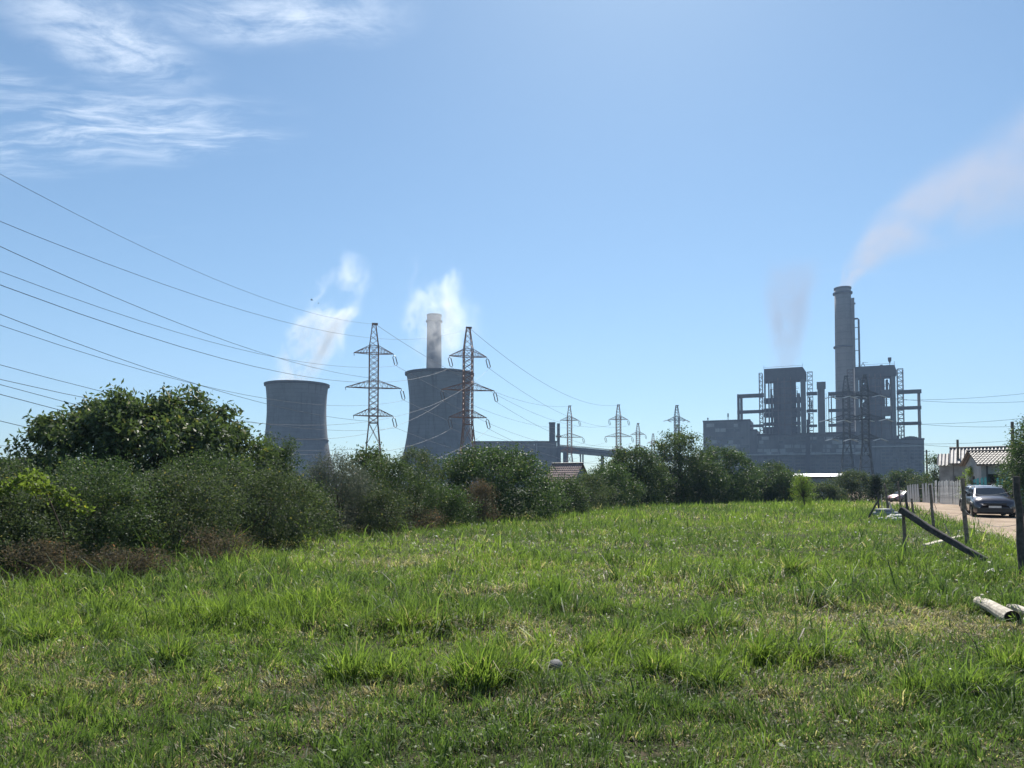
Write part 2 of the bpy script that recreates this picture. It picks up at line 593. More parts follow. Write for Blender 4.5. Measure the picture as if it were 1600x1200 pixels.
m, nt = mat('dirt_road')
pos = nt.add('ShaderNodeNewGeometry').outputs['Position']
n1 = nt.noise(pos, 0.6, 5, 0.6)
n2 = nt.noise(pos, 9.0, 6, 0.7)
n4 = nt.noise(nt.mapping(pos, scale=(1, 0.18, 1), rot=(0, 0, R_(-24))), 1.5, 4, 0.6)
c = nt.mix(nt.maprange(n1, 0.35, 0.65), (0.25, 0.185, 0.135), (0.37, 0.29, 0.215))
c = nt.mix(nt.math('MULTIPLY', nt.maprange(n4, 0.5, 0.7), 0.5), c, (0.17, 0.125, 0.092))
c = nt.mix(nt.math('MULTIPLY', nt.maprange(n2, 0.5, 0.7), 0.45), c, (0.45, 0.37, 0.29))
b = principled(nt, Base_Color=c, Roughness=0.95, Specular_IOR_Level=0.15)
nt.put(b.inputs['Normal'], nt.add('ShaderNodeBump', {'Height': n2, 'Strength': 0.5, 'Distance': 0.03}))
surf(nt, b)
M['road'] = m

# ------------------------------------------------------------------ ground and road
XMAX, YMIN, YMAX = 1900.0, -120.0, 2600.0


def axis_pts(fine0, fine1, step, lo, hi):
    a = list(np.arange(fine0, fine1 + 1e-6, step))
    s = step
    x = fine1
    while x < hi:
        s *= 1.35
        x = min(hi, x + s)
        a.append(x)
    s = step
    x = fine0
    pre = []
    while x > lo:
        s *= 1.35
        x = max(lo, x - s)
        pre.append(x)
    return np.array(pre[::-1] + a)


def grid_mesh(name, xs, ys, zfun):
    X, Y = np.meshgrid(xs, ys)
    Z = zfun(X, Y)
    nx, ny = len(xs), len(ys)
    idx = np.arange(nx * ny).reshape(ny, nx)
    q = np.stack([idx[:-1, :-1], idx[:-1, 1:], idx[1:, 1:], idx[1:, :-1]], -1).reshape(-1, 4)
    me = fast_mesh(name, np.stack([X, Y, Z], -1).reshape(-1, 3), np.full(len(q), 4), q.ravel())
    return me


g = link('ground', grid_mesh('ground', axis_pts(-22, 50, 0.35, -XMAX, XMAX), axis_pts(1.5, 75, 0.35, YMIN, YMAX), gz), M['ground'], None, True)
tag(g, 'flat soil of the overgrown field running to the horizon', 'ground', kind='structure')

ROAD_L = [(9.5, 6), (11.6, 14), (13.8, 19.8), (15.6, 23.6), (18.4, 30.2), (23.8, 42.8), (31.0, 61), (40.0, 85), (62, 140), (95, 215)]


def road_left(y):
    return np.interp(y, [p[1] for p in ROAD_L], [p[0] for p in ROAD_L])


ys = np.concatenate([np.arange(6, 100, 0.8), np.arange(100, 216, 6)])
rows = []
wf = np.array([-0.05, 0.0, 0.12, 0.25, 0.4, 0.5, 0.6, 0.75, 0.9, 1.0, 1.05]) * 7.4
vs, nx = [], len(wf)
for yy in ys:
    xl = float(road_left(yy)) + (float(fbm(yy, 3.0, 0.5, 5)) - 0.5) * 0.9
    for k, d in enumerate(wf):
        x = xl + d + (0 if 0 < k < nx - 1 else (float(fbm(yy, k, 0.9, 8)) - 0.5) * 0.6)
        rut = -0.025 * (math.exp(-((d - 2.3) / 0.45) ** 2) + math.exp(-((d - 4.4) / 0.45) ** 2))
        z = gzf(x, yy) + (0.02 + rut * 0.5 if 0 < k < nx - 1 else -0.06)
        vs.append((x, yy, z + 0.03))
idx = np.arange(len(vs)).reshape(len(ys), nx)
q = np.stack([idx[:-1, :-1], idx[:-1, 1:], idx[1:, 1:], idx[1:, :-1]], -1).reshape(-1, 4)
rd = link('dirt_road', fast_mesh('dirt_road', vs, np.full(len(q), 4), q.ravel()), M['road'], None, True)
tag(rd, 'brown dirt road with wheel ruts passing the parked cars and white fence', 'road', kind='structure')

HEDGE = [(-14, 2), (-9.2, 10), (-8.5, 12.5), (-6.9, 18), (-5.6, 23.6), (-1.6, 32), (3.6, 43), (9.5, 56), (15, 66), (22, 74), (33, 80), (60, 84)]


def hedge_x(y):
    return np.interp(y, [p[1] for p in HEDGE], [p[0] for p in HEDGE])



# ------------------------------------------------------------------ cooling towers
def cooling_tower(pc, R, prof_px, zg, label, ledge_py):
    fc = Facing(pc, R, zg)
    root = fc.root('cooling_tower')
    prof = []
    for py, rp in prof_px:
        x0, z = fc.p(pc - rp, py)
        x1, _ = fc.p(pc + rp, py)
        prof.append(((x1 - x0) / 2, z))
    # smooth the shell: interpolate
    zs = np.array([p[1] for p in prof])[::-1]
    rs = np.array([p[0] for p in prof])[::-1]
    cf = np.polyfit(zs, rs, 4)
    zz_ = np.linspace(4.5, zs.max(), 26)
    shell = [(float(np.polyval(cf, z)), float(z)) for z in zz_]
    top = shell[-1][1]
    rt = shell[-1][0]
    mb = MB().lathe(shell + [(r - 0.5, z) for r, z in shell[::-1]], 96, closed=True)
    mb.build('shell', M['tower_concrete'], root, True)
    MB().lathe([(rt - 0.6, top - 1.0), (rt + 0.9, top - 0.9), (rt + 1.0, top + 0.55), (rt + 0.2, top + 0.6), (rt - 0.6, top + 0.5)], 96, closed=True).build('rim', M['plant_dark'], root)
    if ledge_py:
        _, zl = fc.p(pc, ledge_py)
        rl = float(np.polyval(cf, zl))
        MB().lathe([(rl - 0.2, zl - 0.35), (rl + 0.55, zl - 0.3), (rl + 0.55, zl + 0.3), (rl - 0.2, zl + 0.35)], 96, closed=True).build('walkway_ring', M['plant_dark'], root)
    # raking columns carrying the shell
    n = 36
    r0 = float(np.polyval(cf, 4.5))
    for k in range(n):
        a = 2 * math.pi * k / n
        d = math.pi / n
        mb = MB()
        for s in (-1, 1):
            mb.beam((r0 * 1.03 * math.cos(a), r0 * 1.03 * math.sin(a), -0.2), ((r0 - .3) * math.cos(a + s * d), (r0 - .3) * math.sin(a + s * d), 4.8), 0.6)
        mb.build('raking_column', M['plant_concrete'], root)
    tag(root, label, 'cooling tower')
    return fc, top, root


cooling_tower(463, 520, [(600, 49.6), (606, 48.3), (625, 47), (648, 47), (670, 48.2), (688, 50), (715, 55), (740, 61), (757, 66)], -0.5,
              'concrete cooling tower with a dark walkway ring low on its shell', 688)
cooling_tower(686.5, 505, [(584, 52.3), (590, 50.4), (608, 48.3), (625, 47.3), (647, 47.7), (670, 49), (692, 52.5), (715, 57.5), (737, 63.5), (757, 69.5)], -0.5,
              'taller flared concrete cooling tower with a pylon and thin chimney beside it', None)


# ------------------------------------------------------------------ chimneys
def chimney(pc, R, label, rows, mt, ring_py):
    fc = Facing(pc, R, -0.5)
    root = fc.root('chimney')
    prof = []
    for py, x0, x1 in rows:
        a, z = fc.p(x0, py)
        b_, _ = fc.p(x1, py)
        prof.append(((b_ - a) / 2, z))
    top = prof[0][1]
    rt = prof[0][0]
    pr = prof[::-1]
    pr[0] = (pr[0][0], 0.0)
    MB().lathe(pr + [(rt - 0.8, top), (rt - 1.2, top - 12)], 40).build('shaft', mt, root, True)
    for py in ring_py:
        _, z = fc.p(pc, py)
        r = float(np.interp(z, [p[1] for p in pr], [p[0] for p in pr]))
        MB().lathe([(r - 0.1, z - 0.4), (r + 1.3, z - 0.2), (r + 1.3, z + 1.1), (r + 1.15, z + 1.1), (r + 1.15, z), (r - 0.1, z + 0.1)], 40).build('platform_ring', M['plant_dark'], root)
    lip = MB().lathe([(rt + 0.02, top - 1.6), (rt + 0.45, top - 1.4), (rt + 0.45, top + 0.2), (rt - 0.5, top + 0.25)], 40).build('lip', M['plant_dark'], root)
    tag(root, label, 'chimney')
    return fc, root


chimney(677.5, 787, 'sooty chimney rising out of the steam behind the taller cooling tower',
        [(492, 666.3, 688.7), (540, 666, 689), (580, 665.5, 689.7), (757, 664, 691)], M['shaded'], (503,))
fc, ch = chimney(1321.5, 690, 'tallest grey brown chimney behind the power station',
                 [(451, 1308.5, 1334.5), (500, 1308.2, 1334.8), (560, 1307.6, 1335.4), (680, 1306.8, 1336.2), (757, 1306, 1337)], M['chimney'], (459, 543))
# flue duct climbing the right side of the chimney, and the pipe beside it
a0, z1 = fc.p(1329.5, 467)
a1, z0 = fc.p(1337.5, 600)
mb = MB().box(a0, a1, -3.4, 3.4, 0, z1)
mb.build('flue_duct', M['chimney'], ch)
x, z = fc.p(1338.6, 474)
MB().box(a1 + 0.01, a1 + 0.8, -1, 1, z - 0.6, z + 0.6).build('bracket', M['plant_dark'], ch)
xa, zt = fc.p(1341.5, 498)
xb, zb = fc.p(1343, 575)
mb = MB().tube([(a1 - 0.5, -1, zt), (xa - 0.8, -1, zt), (xa, -1, zt - 1.2), (xa, -1, 30)], 0.75, 8)
for py in (512, 530, 548):
    _, zc = fc.p(1340, py)
    mb.beam((a1, -1, zc), (xa, -1, zc), 0.5)
mb.build('side_pipe', M['plant_dark'], ch)

# ------------------------------------------------------------------ power station
FP = Facing(1270, 600, -0.5)


def PB(root, name, mt, x0, y0, x1, y1, back0=0.0, back1=14.0, to_ground=False):
    """box whose front spans the given pixels"""
    a, zt = FP.p(x0, y0)
    b_, zb = FP.p(x1, y1)
    return MB().box(a, b_, back0, back1, 0.0 if to_ground else zb, zt).build(name, mt, root)


# --- turbine hall: long podium in front
hall = FP.root('turbine_hall')
tag(hall, 'long stained concrete hall of the power station below the boiler houses', 'industrial building')
segs = [(1098.5, 658, 1172), (1172, 671.5, 1182.5), (1182.5, 678.5, 1362), (1362, 687, 1444)]
a, zt = FP.p(1098.5, 658)
for i, (x0, y0, x1) in enumerate(segs):
    xa, zt = FP.p(x0, y0)
    xb, _ = FP.p(x1, y0)
    bk = (0.0, 1.2, 2.4, 0.6)[i]
    wall = MB().box(xa + 0.003 * i, xb, bk, 34, 0, zt).build('wall', M['plant_concrete'], hall)
    MB().box(xa - 0.25, xb + 0.25, bk - 0.4, bk + 0.35, zt - 0.9, zt + 0.35 + 0.02 * i).build('parapet', M['plant_dark'], hall)
xa, zt = FP.p(1094.5, 703)
xb, _ = FP.p(1112, 703)
MB().box(xa, xb, -3, 6, 0, zt).build('annex', M['plant_concrete'], hall)
# continuous ledge, pilasters
xa, zl = FP.p(1112, 711.5)
xb, _ = FP.p(1360, 711.5)
MB().box(xa, xb, -0.8, 2.6, zl - 0.55, zl + 0.45).build('ledge', M['plant_panel'], hall)
xa, zl2 = FP.p(1362, 698)
xb, _ = FP.p(1444, 698)
MB().box(xa + 0.2, xb - 0.2, -0.4, 0.9, zl2 - 0.4, zl2 + 0.4).build('ledge', M['plant_panel'], hall)
for px in (1128, 1153, 1182, 1216, 1240, 1262, 1290, 1335, 1376, 1404, 1420):
    xa, zt = FP.p(px, 681 if px < 1362 else 689)
    if 1255 < px < 1270:
        MB().box(xa - 1.6, xa + 1.6, -1.2, 2.5, 0, zt).build('pilaster', M['plant_dark'], hall)
    else:
        MB().box(xa - 0.45, xa + 0.45, -0.35 if px < 1362 else 0.1, 2.5, 0, zt).build('pilaster', M['plant_concrete'], hall)
rr = random.Random(5)
# bands of panels and windows on the upper wall
for row, (yt, yb) in enumerate(((663, 666.5), (670.5, 674), (683, 686), (689, 692.5), (695.5, 699), (702, 705.5), (707, 710))):
    px = 1104
    while px < 1358:
        wd = rr.uniform(7, 17)
        if (row < 2 and px + wd > 1168) or px + wd > 1360:
            break
        if px > 1172 or row < 6:
            r_ = rr.random()
            front = 0.0 if px + wd < 1172 else (1.2 if px + wd < 1182 else 2.4)
            if px < 1182.5 < px + wd or px < 1172 < px + wd:
                px += wd
                continue
            if r_ < 0.36:
                o = PB(hall, 'window', M['glass_far'], px, yt, px + wd - 1.2, yb, front - 0.12, front + 0.5)
            elif r_ < 0.82:
                o = PB(hall, 'panel', M['plant_panel'], px, yt - 0.8, px + wd - 1.2, yb + 0.8, front - 0.3, front + 0.5)
        px += wd
# lower storeys: tall glazed bays with louvre rows
for x0, x1 in ((1186, 1214), (1219, 1238), (1243, 1259), (1268, 1288), (1293, 1312), (1314, 1333), (1378, 1402), (1406, 1418), (1423, 1441)):
    n = max(2, int((x1 - x0) / 6))
    front = 2.4 if x1 < 1362 else 0.6
    for i in range(n):
        for j in range(7):
            ya = (714 if x1 < 1362 else 703) + j * 5.4
            pa = x0 + (x1 - x0) * i / n
            pb = x0 + (x1 - x0) * (i + 1) / n - 0.9
            if rr.random() < 0.12:
                continue
            PB(hall, 'window', M['glass_far'] if rr.random() < 0.8 else M['plant_dark'], pa, ya, pb, ya + 3.0, front - 0.12 - 0.02 * (j % 2), front + 0.5)
# rooftop clutter on the hall
for px, h in ((1104, 3.4), (1136, 7.0), (1410, 3.0)):
    xa, zt = FP.p(px, 658 if px < 1200 else 687)
    MB().beam((xa, 8, zt), (xa, 8, zt + h), 0.5).box(xa - 0.5, xa + 0.5, 7.6, 8.4, zt + h * 0.55, zt + h * 0.95).build('mast', M['plant_dark'], hall)
xa, zt = FP.p(1424, 687)
mb = MB()
for i in range(9):
    a_ = math.pi * i / 8
    mb.box(xa - 4.5 * math.cos(a_) - 0.9, xa - 4.5 * math.cos(a_) + 0.9, 4, 9, zt, zt + 1.2 + 1.6 * math.sin(a_))
mb.build('roof_vent', M['plant_dark'], hall)


def lattice_stair(root, x0, x1, y0, y1, back, step_px=6.5):
    """open stair tower: four posts, landings, zig-zag flights"""
    mb = MB()
    a, zt = FP.p(x0, y0)
    b_, zb = FP.p(x1, y1)
    dp = 5.0
    for x in (a, b_):
        for y in (back, back + dp):
            mb.beam((x, y, zb), (x, y, zt), 0.42)
    n = max(2, int(round((y1 - y0) / step_px)))
    for i in range(n + 1):
        z = zb + (zt - zb) * i / n
        mb.beam((a, back, z), (b_, back, z), 0.38).beam((a, back + dp, z), (b_, back + dp, z), 0.3)
        if i < n:
            z2 = zb + (zt - zb) * (i + 1) / n
            p, q = ((a, z), (b_, z2)) if i % 2 else ((b_, z), (a, z2))
            mb.beam((p[0], back + 2.5, p[1]), (q[0], back + 2.5, q[1]), 0.55, 0.3)
    return mb.build('stair_tower', M['steel_rust'], root)


def frame(root, cols, beams, x0, x1, yb, back=0.0):
    """concrete portal frame standing on the podium"""
    for c0, c1, yt in cols:
        PB(root, 'column', M['plant_frame'], c0, yt, c1, yb, back, back + 3)
        PB(root, 'column', M['plant_frame'], c0 + 0.3, yt, c1 - 0.1, yb, back + 9, back + 11.5)
    for y0, y1 in beams:
        PB(root, 'beam', M['plant_frame'], x0, y0, x1, y1, back + 0.4, back + 2.6)


def boiler(label, roof, core, side_cols, gaps_l, gaps_r, yb, top_extra):
    r = FP.root('boiler_house')
    tag(r, label, 'industrial building')
    # roof block with a chamfered right end
    x0, y0, x1, y1, cham = roof
    a, zt = FP.p(x0, y0)
    b_, zb = FP.p(x1, y1)
    c_, zc = FP.p(x1 - cham, y0)
    _, zd = FP.p(x1, y0 + 5)
    vs = []
    for y in (0.0, 15.0):
        vs += [(a, y, zb), (b_, y, zb), (b_, y, zd), (c_, y, zt), (a, y, zt)]
    MB().add(vs, [(0, 1, 2, 3, 4), (9, 8, 7, 6, 5)] + [(i, i + 5, (i + 1) % 5 + 5, (i + 1) % 5) for i in range(5)]).build('roof_block', M['plant_dark'], r)
    MB().beam((a, 0.3, zt + 1.2), (c_, 0.3, zt + 1.2), 0.16).beam((a, 0.3, zt), (a, 0.3, zt + 2.8), 0.2).beam((c_, 0.3, zt), (c_, 0.3, zt + 2.8), 0.2).build('roof_railing', M['steel_rust'], r)
    # boiler drum with a bowed front, ringed by steel galleries
    ca, czt = FP.p(core[0], y1 - 2)
    cb, czb = FP.p(core[1], yb)
    arc = [(ca + (cb - ca) * k / 14, 4.4 - 4.2 * math.sin(math.pi * (k + .0) / 14)) for k in range(15)]
    ring = arc + [(cb, 14), (ca, 14)]
    m_ = len(ring)
    vs = [(x_, y_, czb) for x_, y_ in ring] + [(x_, y_, czt) for x_, y_ in ring]
    MB().add(vs, [tuple(range(m_))[::-1], tuple(range(m_, 2 * m_))] + [(k, (k + 1) % m_, (k + 1) % m_ + m_, k + m_) for k in range(m_)]).build('core', M['plant_core'], r)
    for k in range(7):
        gy = y1 + 5 + k * (yb - y1 - 8) / 7
        gl, gz_ = FP.p(core[0] - 3, gy)
        gr, _ = FP.p(core[1] + 3, gy)
        g_ = MB().beam((gl, 0.2, gz_), (gr, 0.2, gz_), 0.35, 0.3).beam((gl, 0.2, gz_ + 1.2), (gr, 0.2, gz_ + 1.2), 0.14)
        for q in range(9):
            xx = gl + (gr - gl) * q / 8
            g_.beam((xx, 0.2, gz_), (xx, 0.2, gz_ + 1.2), 0.12)
        g_.build('gallery', M['steel_rust'], r)
    for q in (0.22, 0.5, 0.78):
        xx = ca + (cb - ca) * q
        MB().beam((xx, -0.1, czb), (xx, -0.1, czt), 0.45).build('steel_post', M['steel_rust'], r)
    for i, c in enumerate(side_cols):
        PB(r, 'column', M['plant_concrete'], c[0], y1 - (0.5 if len(c) < 3 else c[2]), c[1], yb, 0.5, 13.0 if c[1] - c[0] > 5 else 3.5)
    return r, zt, (a, c_)


# boiler house 1 (left)
b1, zt1, ex1 = boiler('left boiler house with portal frame, see-through bays and open stair towers', (1193.5, 576.5, 1260, 592.5, 6), (1207.5, 1244.5),
                      [(1193.5, 1197.2), (1199.8, 1203.2), (1250.5, 1260)], 0, 0, 678.5, 0)
PB(b1, 'wall', M['plant_concrete'], 1244.6, 614, 1250.6, 678, 1.6, 12)
PB(b1, 'wall', M['plant_concrete'], 1205.4, 616, 1207.6, 678, 1.6, 12)
# floors and equipment seen through the bays
for py, hgt in ((622, 5), (638, 3), (645, 4), (660, 2.4), (667, 5), (672, 3)):
    PB(b1, 'floor_slab', M['plant_dark'], 1193, py, 1251, py + hgt, 2.0, 12)
for x0, y0, x1, y1 in ((1203, 607, 1206, 640), (1204, 646, 1207.4, 660), (1244.6, 609, 1247, 678), (1247, 615, 1250.4, 640), (1246, 648, 1250.4, 676), (1203.3, 594, 1204.8, 606)):
    PB(b1, 'equipment', M['plant_dark'], x0, y0, x1, y1, 3.2, 8)
lattice_stair(b1, 1185.5, 1192, 582.5, 678.5, 2)
lattice_stair(b1, 1261.2, 1271, 580.5, 678.5, 2)
frame(b1, [(1151.6, 1154.4, 616), (1156.2, 1159, 617)], [(616.2, 620.2), (641.5, 645), (664, 667)], 1151.7, 1193.4, 660)
for y0, y1 in ((612.5, 617), (640, 643.6), (663.5, 667)):
    PB(b1, 'beam', M['plant_frame'], 1260.1, y0, 1277, y1, 0.4, 2.6)
# machinery in the bays right of the stair
for x0, y0, x1, y1 in ((1263.6, 620, 1266.6, 640), (1263, 645, 1266, 662), (1270.8, 618, 1272, 678), (1260.1, 655, 1265, 678), (1267, 627, 1269.5, 637)):
    PB(b1, 'equipment', M['plant_dark'], x0, y0, x1, y1, 3.2, 7)

# service stack between the two
stk = FP.root('duct_tower')
tag(stk, 'narrow square duct tower standing between the two boiler houses', 'tower')
PB(stk, 'cap', M['plant_concrete'], 1276, 597, 1290.2, 606, -0.6, 8)
PB(stk, 'shaft', M['plant_concrete'], 1277.2, 606, 1290, 679, 0, 7.5)
PB(stk, 'side_pipe', M['plant_dark'], 1290.6, 614, 1292.2, 679, 1, 2.6)

# boiler house 2 (right)
b2, zt2, ex2 = boiler('right boiler house with roof masts and a stair tower in front of the chimney', (1335.5, 573.2, 1400.6, 587, 3), (1351.5, 1385),
                      [(1335.5, 1343.5), (1392.5, 1401.3)], 0, 0, 687, 0)
frame(b2, [(1294, 1296.4, 612.5), (1298, 1300.8, 613)], [(612.6, 616.4), (639, 642.4), (662, 665.6)], 1294.1, 1335.4, 678.6)
frame(b2, [(1436, 1439.8, 610)], [(609.6, 614), (635.2, 639), (659.5, 663.4)], 1401.4, 1440, 687)
for py, hgt in ((610, 9), (636, 12), (655, 32)):
    PB(b2, 'floor_slab', M['plant_concrete'], 1343, py, 1392.6, py + hgt, 2.0, 12)
for x0, y0, x1, y1 in ((1343.6, 588, 1346.5, 604), (1346, 593, 1351.4, 597), (1347, 600, 1351.4, 609), (1343.6, 619, 1345.6, 636), (1347.5, 619, 1351.4, 623), (1385, 592, 1388.6, 610), (1385, 619, 1387, 636), (1349, 628, 1351.4, 636)):
    PB(b2, 'equipment', M['plant_dark'], x0, y0, x1, y1, 3.2, 8)
xp, zp = FP.p(1390.6, 600)
MB().tube([(xp - 2, 4, zp + 1.5), (xp - .6, 4, zp + 1.2), (xp, 4, zp - .5), (xp, 4, zp - 5)], 0.35, 6).build('bent_pipe', M['plant_dark'], b2)
lattice_stair(b2, 1402.6, 1414, 575.5, 686, 2)
lattice_stair(b2, 1323.5, 1334.5, 578.5, 678.5, -4, 5)
PB(b2, 'equipment', M['plant_dark'], 1402, 680, 1405.5, 687, 3, 7)
PB(b2, 'vent_pipe', M['plant_dark'], 1408.5, 667, 1410, 687, 3, 4)
for px, py in ((1378, 568.5), (1383.4, 570)):
    x, z = FP.p(px, py)
    MB().box(x - 0.8, x + 0.8, 4, 5.6, zt2, z).build('roof_vent', M['plant_dark'], b2)
x, z = FP.p(1391, 557)
MB().beam((x, 5, zt2), (x, 5, z - 3), 0.35).lathe([(0.3, z - 4), (1.1, z - 2.4), (1.25, z), (0.1, z + .1)], 10, x, 5).build('roof_mast', M['plant_dark'], b2)
x, z = FP.p(1349, 564.5)
MB().beam((x - 1.6, 5, zt2), (x, 5, z), 0.35).beam((x + 1.6, 5, zt2), (x, 5, z), 0.35).beam((x - .9, 5, zt2 + 2), (x + .9, 5, zt2 + 2), 0.25).beam((x, 5, z), (x + 3.5, 5, z - .4), 0.2).build('roof_crane', M['steel_rust'], b2)
x, z = FP.p(1398, 570)
MB().beam((x, 1, zt2), (x, 1, z - .8), 0.25).build('roof_mast', M['plant_dark'], b2)

# ------------------------------------------------------------------ bunker building with twin stacks, conveyor bridge
FP = Facing(830, 560, -0.5)
bk = FP.root('bunker_building')
tag(bk, 'low flat-roofed concrete bunker building with two short square stacks', 'industrial building')
PB(bk, 'wall', M['plant_concrete'], 730, 690.5, 870, 760, 0, 24, True)
PB(bk, 'roof_edge', M['plant_dark'], 729, 689.2, 870.5, 691, -0.5, 24.4)
PB(bk, 'end_wall', M['plant_dark'], 870.2, 697, 876.5, 760, -0.6, 20, True)
PB(bk, 'stack', M['plant_dark'], 858.3, 660.6, 867.5, 692, 0.6, 6)
PB(bk, 'stack', M['plant_dark'], 870.6, 661.4, 875, 700, 0.6, 4)
PB(bk, 'stack_platform', M['steel_rust'], 868.4, 680.4, 877, 682, -0.4, 5)
PB(bk, 'stack_cap', M['plant_dark'], 857.8, 659.6, 868, 661.4, 0.3, 6.3)
for px in (780, 812, 838):
    PB(bk, 'pilaster', M['plant_panel'], px, 693, px + 1.2, 760, -0.5, 0.3, True)
for px in (792, 822, 848):
    PB(bk, 'window', M['glass_far'], px, 700, px + 5, 704, -0.1, 0.3)
PB(bk, 'bracket_lamp', M['picket'], 834, 694, 835.5, 696, -1.2, 0.1)

cv = FP.root('conveyor_bridge')
tag(cv, 'sloping covered conveyor bridge leading from the bunker building towards the hall', 'conveyor')
a, z0 = FP.p(874, 696.4)
b_, z1 = FP.p(1105, 717.5)
h = FP.p(874, 696.4)[1] - FP.p(874, 706.5)[1]
vs = []
for x, z in ((a, z0), (b_, z1)):
    vs += [(x, 0, z - h), (x, 4.5, z - h), (x, 4.5, z), (x, 0, z)]
MB().add(vs, [(0, 1, 2, 3)[::-1], (4, 5, 6, 7), (0, 4, 5, 1), (1, 5, 6, 2), (2, 6, 7, 3), (3, 7, 4, 0)]).build('gallery', M['plant_concrete'], cv)
mb = MB()
mb.beam((a, -0.3, z0 + 0.5), (b_, -0.3, z1 + 0.5), 0.55)
mb.build('roof_edge', M['steel_rust'], cv)
mb = MB()
mb.beam((a, -0.3, z0 - h * .45), (b_, -0.3, z1 - h * .45), 0.5)
mb.build('cladding_rail', M['plant_dark'], cv)
for x0, x1 in ((880, 888), (906.6, 908.4), (910.2, 912.2), (939.6, 944), (985, 987), (1030, 1032)):
    xa, _ = FP.p(x0, 740)
    xb, _ = FP.p(x1, 740)
    zt = z0 + (z1 - z0) * ((xa - a) / (b_ - a)) - h
    MB().box(xa, xb, 0.6, 3.8, 0, zt + 0.2).build('support', M['plant_dark'], cv)

# ------------------------------------------------------------------ lattice pylons
PH = lambda py: at(582, py, 185).z + 0.5          # heights read off the nearest pylon


def mast_hw(z, waist, hw0, hw1):
    return hw0 if z > waist else hw1 + (hw0 - hw1) * z / waist


def make_pylon(loops_left=True, loops_right=True, simple=False, tension=False, thick=1.0):
    PM = M['galv'] if tension else M['pylon']
    root = empty('lattice_pylon')
    zt, zp = PH(506.5), PH(541)
    arms = [(PH(541), PH(552.5), 4.95), (PH(595), PH(606.3), 6.95), (PH(639), PH(650), 4.95)]
    waist = PH(661)
    hw0, hw1 = 1.12, 2.75
    lt, bt = 0.26 * thick, 0.11 * thick
    zs = [0, 5.0, 9.0, 12.2, waist]
    z = waist
    while z < zp - 1.2:
        z += 1.45
        zs.append(min(z, zp))
    if zs[-1] < zp:
        zs[-1] = zp
    mb = MB()
    for i in range(len(zs) - 1):
        a, b_ = zs[i], zs[i + 1]
        ha, hb = mast_hw(a, waist, hw0, hw1), mast_hw(b_, waist, hw0, hw1)
        A = [(-ha, -ha, a), (ha, -ha, a), (ha, ha, a), (-ha, ha, a)]
        B = [(-hb, -hb, b_), (hb, -hb, b_), (hb, hb, b_), (-hb, hb, b_)]
        for k in range(4):
            j = (k + 1) % 4
            mb.beam(A[k], B[k], lt)
            mb.beam(A[k], B[j], bt).beam(A[j], B[k], bt)
            if abs(a - waist) < 0.1 or i == 2:
                mb.beam(A[k], A[j], bt * 1.5)
    mb.build('mast', PM, root)
    mb = MB()
    tw = 0.42
    n = 4
    for i in range(n):
        a, b_ = zp + (zt - zp) * i / n, zp + (zt - zp) * (i + 1) / n
        ha, hb = hw0 + (tw - hw0) * i / n, hw0 + (tw - hw0) * (i + 1) / n
        A = [(-ha, -ha, a), (ha, -ha, a), (ha, ha, a), (-ha, ha, a)]
        B = [(-hb, -hb, b_), (hb, -hb, b_), (hb, hb, b_), (-hb, hb, b_)]
        for k in range(4):
            j = (k + 1) % 4
            mb.beam(A[k], B[k], lt * 0.8).beam(A[k], B[j], bt)
    mb.box(-tw - .15, tw + .5, -tw, tw, zt - 0.15, zt + 0.25)
    mb.build('peak', PM, root)
    tips = []
    for (z1, z0, L) in arms:
        mb = MB()
        for s in (-1, 1):
            tip = Vector((s * L, 0, z0 + 0.05))
            for f in (-1, 1):
                b0, b1 = Vector((s * hw0, f * hw0, z0)), Vector((s * hw0, f * hw0, z1))
                mb.beam(b0, tip, 0.17 * thick).beam(b1, tip, 0.13 * thick)
                prev = b1
                for i in range(1, 5):
                    t = i / 5
                    lo = b0.lerp(tip, t)
                    hi = b1.lerp(tip, t)
                    mb.beam(prev, lo, 0.055 * thick).beam(lo, hi, 0.055 * thick)
                    prev = hi
        for f in (-1, 1):
            mb.beam((-hw0, f * hw0, z0), (hw0, f * hw0, z0), 0.18 * thick).beam((-hw0, f * hw0, z1), (hw0, f * hw0, z1), 0.14 * thick)
        mb.build('cross_arm', PM, root)
        for s in (-1, 1):
            on = loops_left if s < 0 else loops_right
            if tension:
                for dy in (-1, 1):
                    for o in (-0.25, 0.25):
                        mbi = MB().tube([(s * L + o, 0.15 * dy, z0), (s * L + o + dy * 1.3, 1.2 * dy, z0 - 0.35), (s * L + o + dy * 2.6, 2.2 * dy, z0 - 0.8)], 0.12, 6)
                        mbi.build('insulator_string', M['insulator_pale'], root)
                tips.append(Vector((s * L + 2.6, 2.2, z0 - 0.8)))
            elif on:
                # a pair of strings between two yokes, pulled to one side
                mbi = MB()
                p0 = Vector((s * L + 0.05, 0, z0 - 0.35))
                d = Vector((0.62, 0, -2.45)).normalized()
                e = Vector((-d.z, 0, d.x))
                ln, hw = 2.55, 0.36
                qs = [p0 + d * cx + e * cy for cx, cy in ((0, 0), (0.3, hw), (ln - 0.3, hw), (ln, 0), (ln - 0.3, -hw), (0.3, -hw))]
                for q in range(6):
                    mbi.beam(qs[q], qs[(q + 1) % 6], 0.26 * thick if q in (1, 4) else 0.16, n=6)
                mbi.beam((s * L, 0, z0 + 0.05), p0, 0.1)
                mbi.build('insulator_string', M['insulator'], root)
                tips.append(p0 + d * (ln + 0.1))
            else:
                MB().beam((s * L, 0, z0), (s * L + 0.1, -0.1, z0 - 0.75), 0.18, w2=0.1).build('insulator_stub', M['insulator'], root)
                tips.append(Vector((s * L + 0.1, -0.1, z0 - 0.75)))
    root['z_top'] = zt
    return root, tips, zt


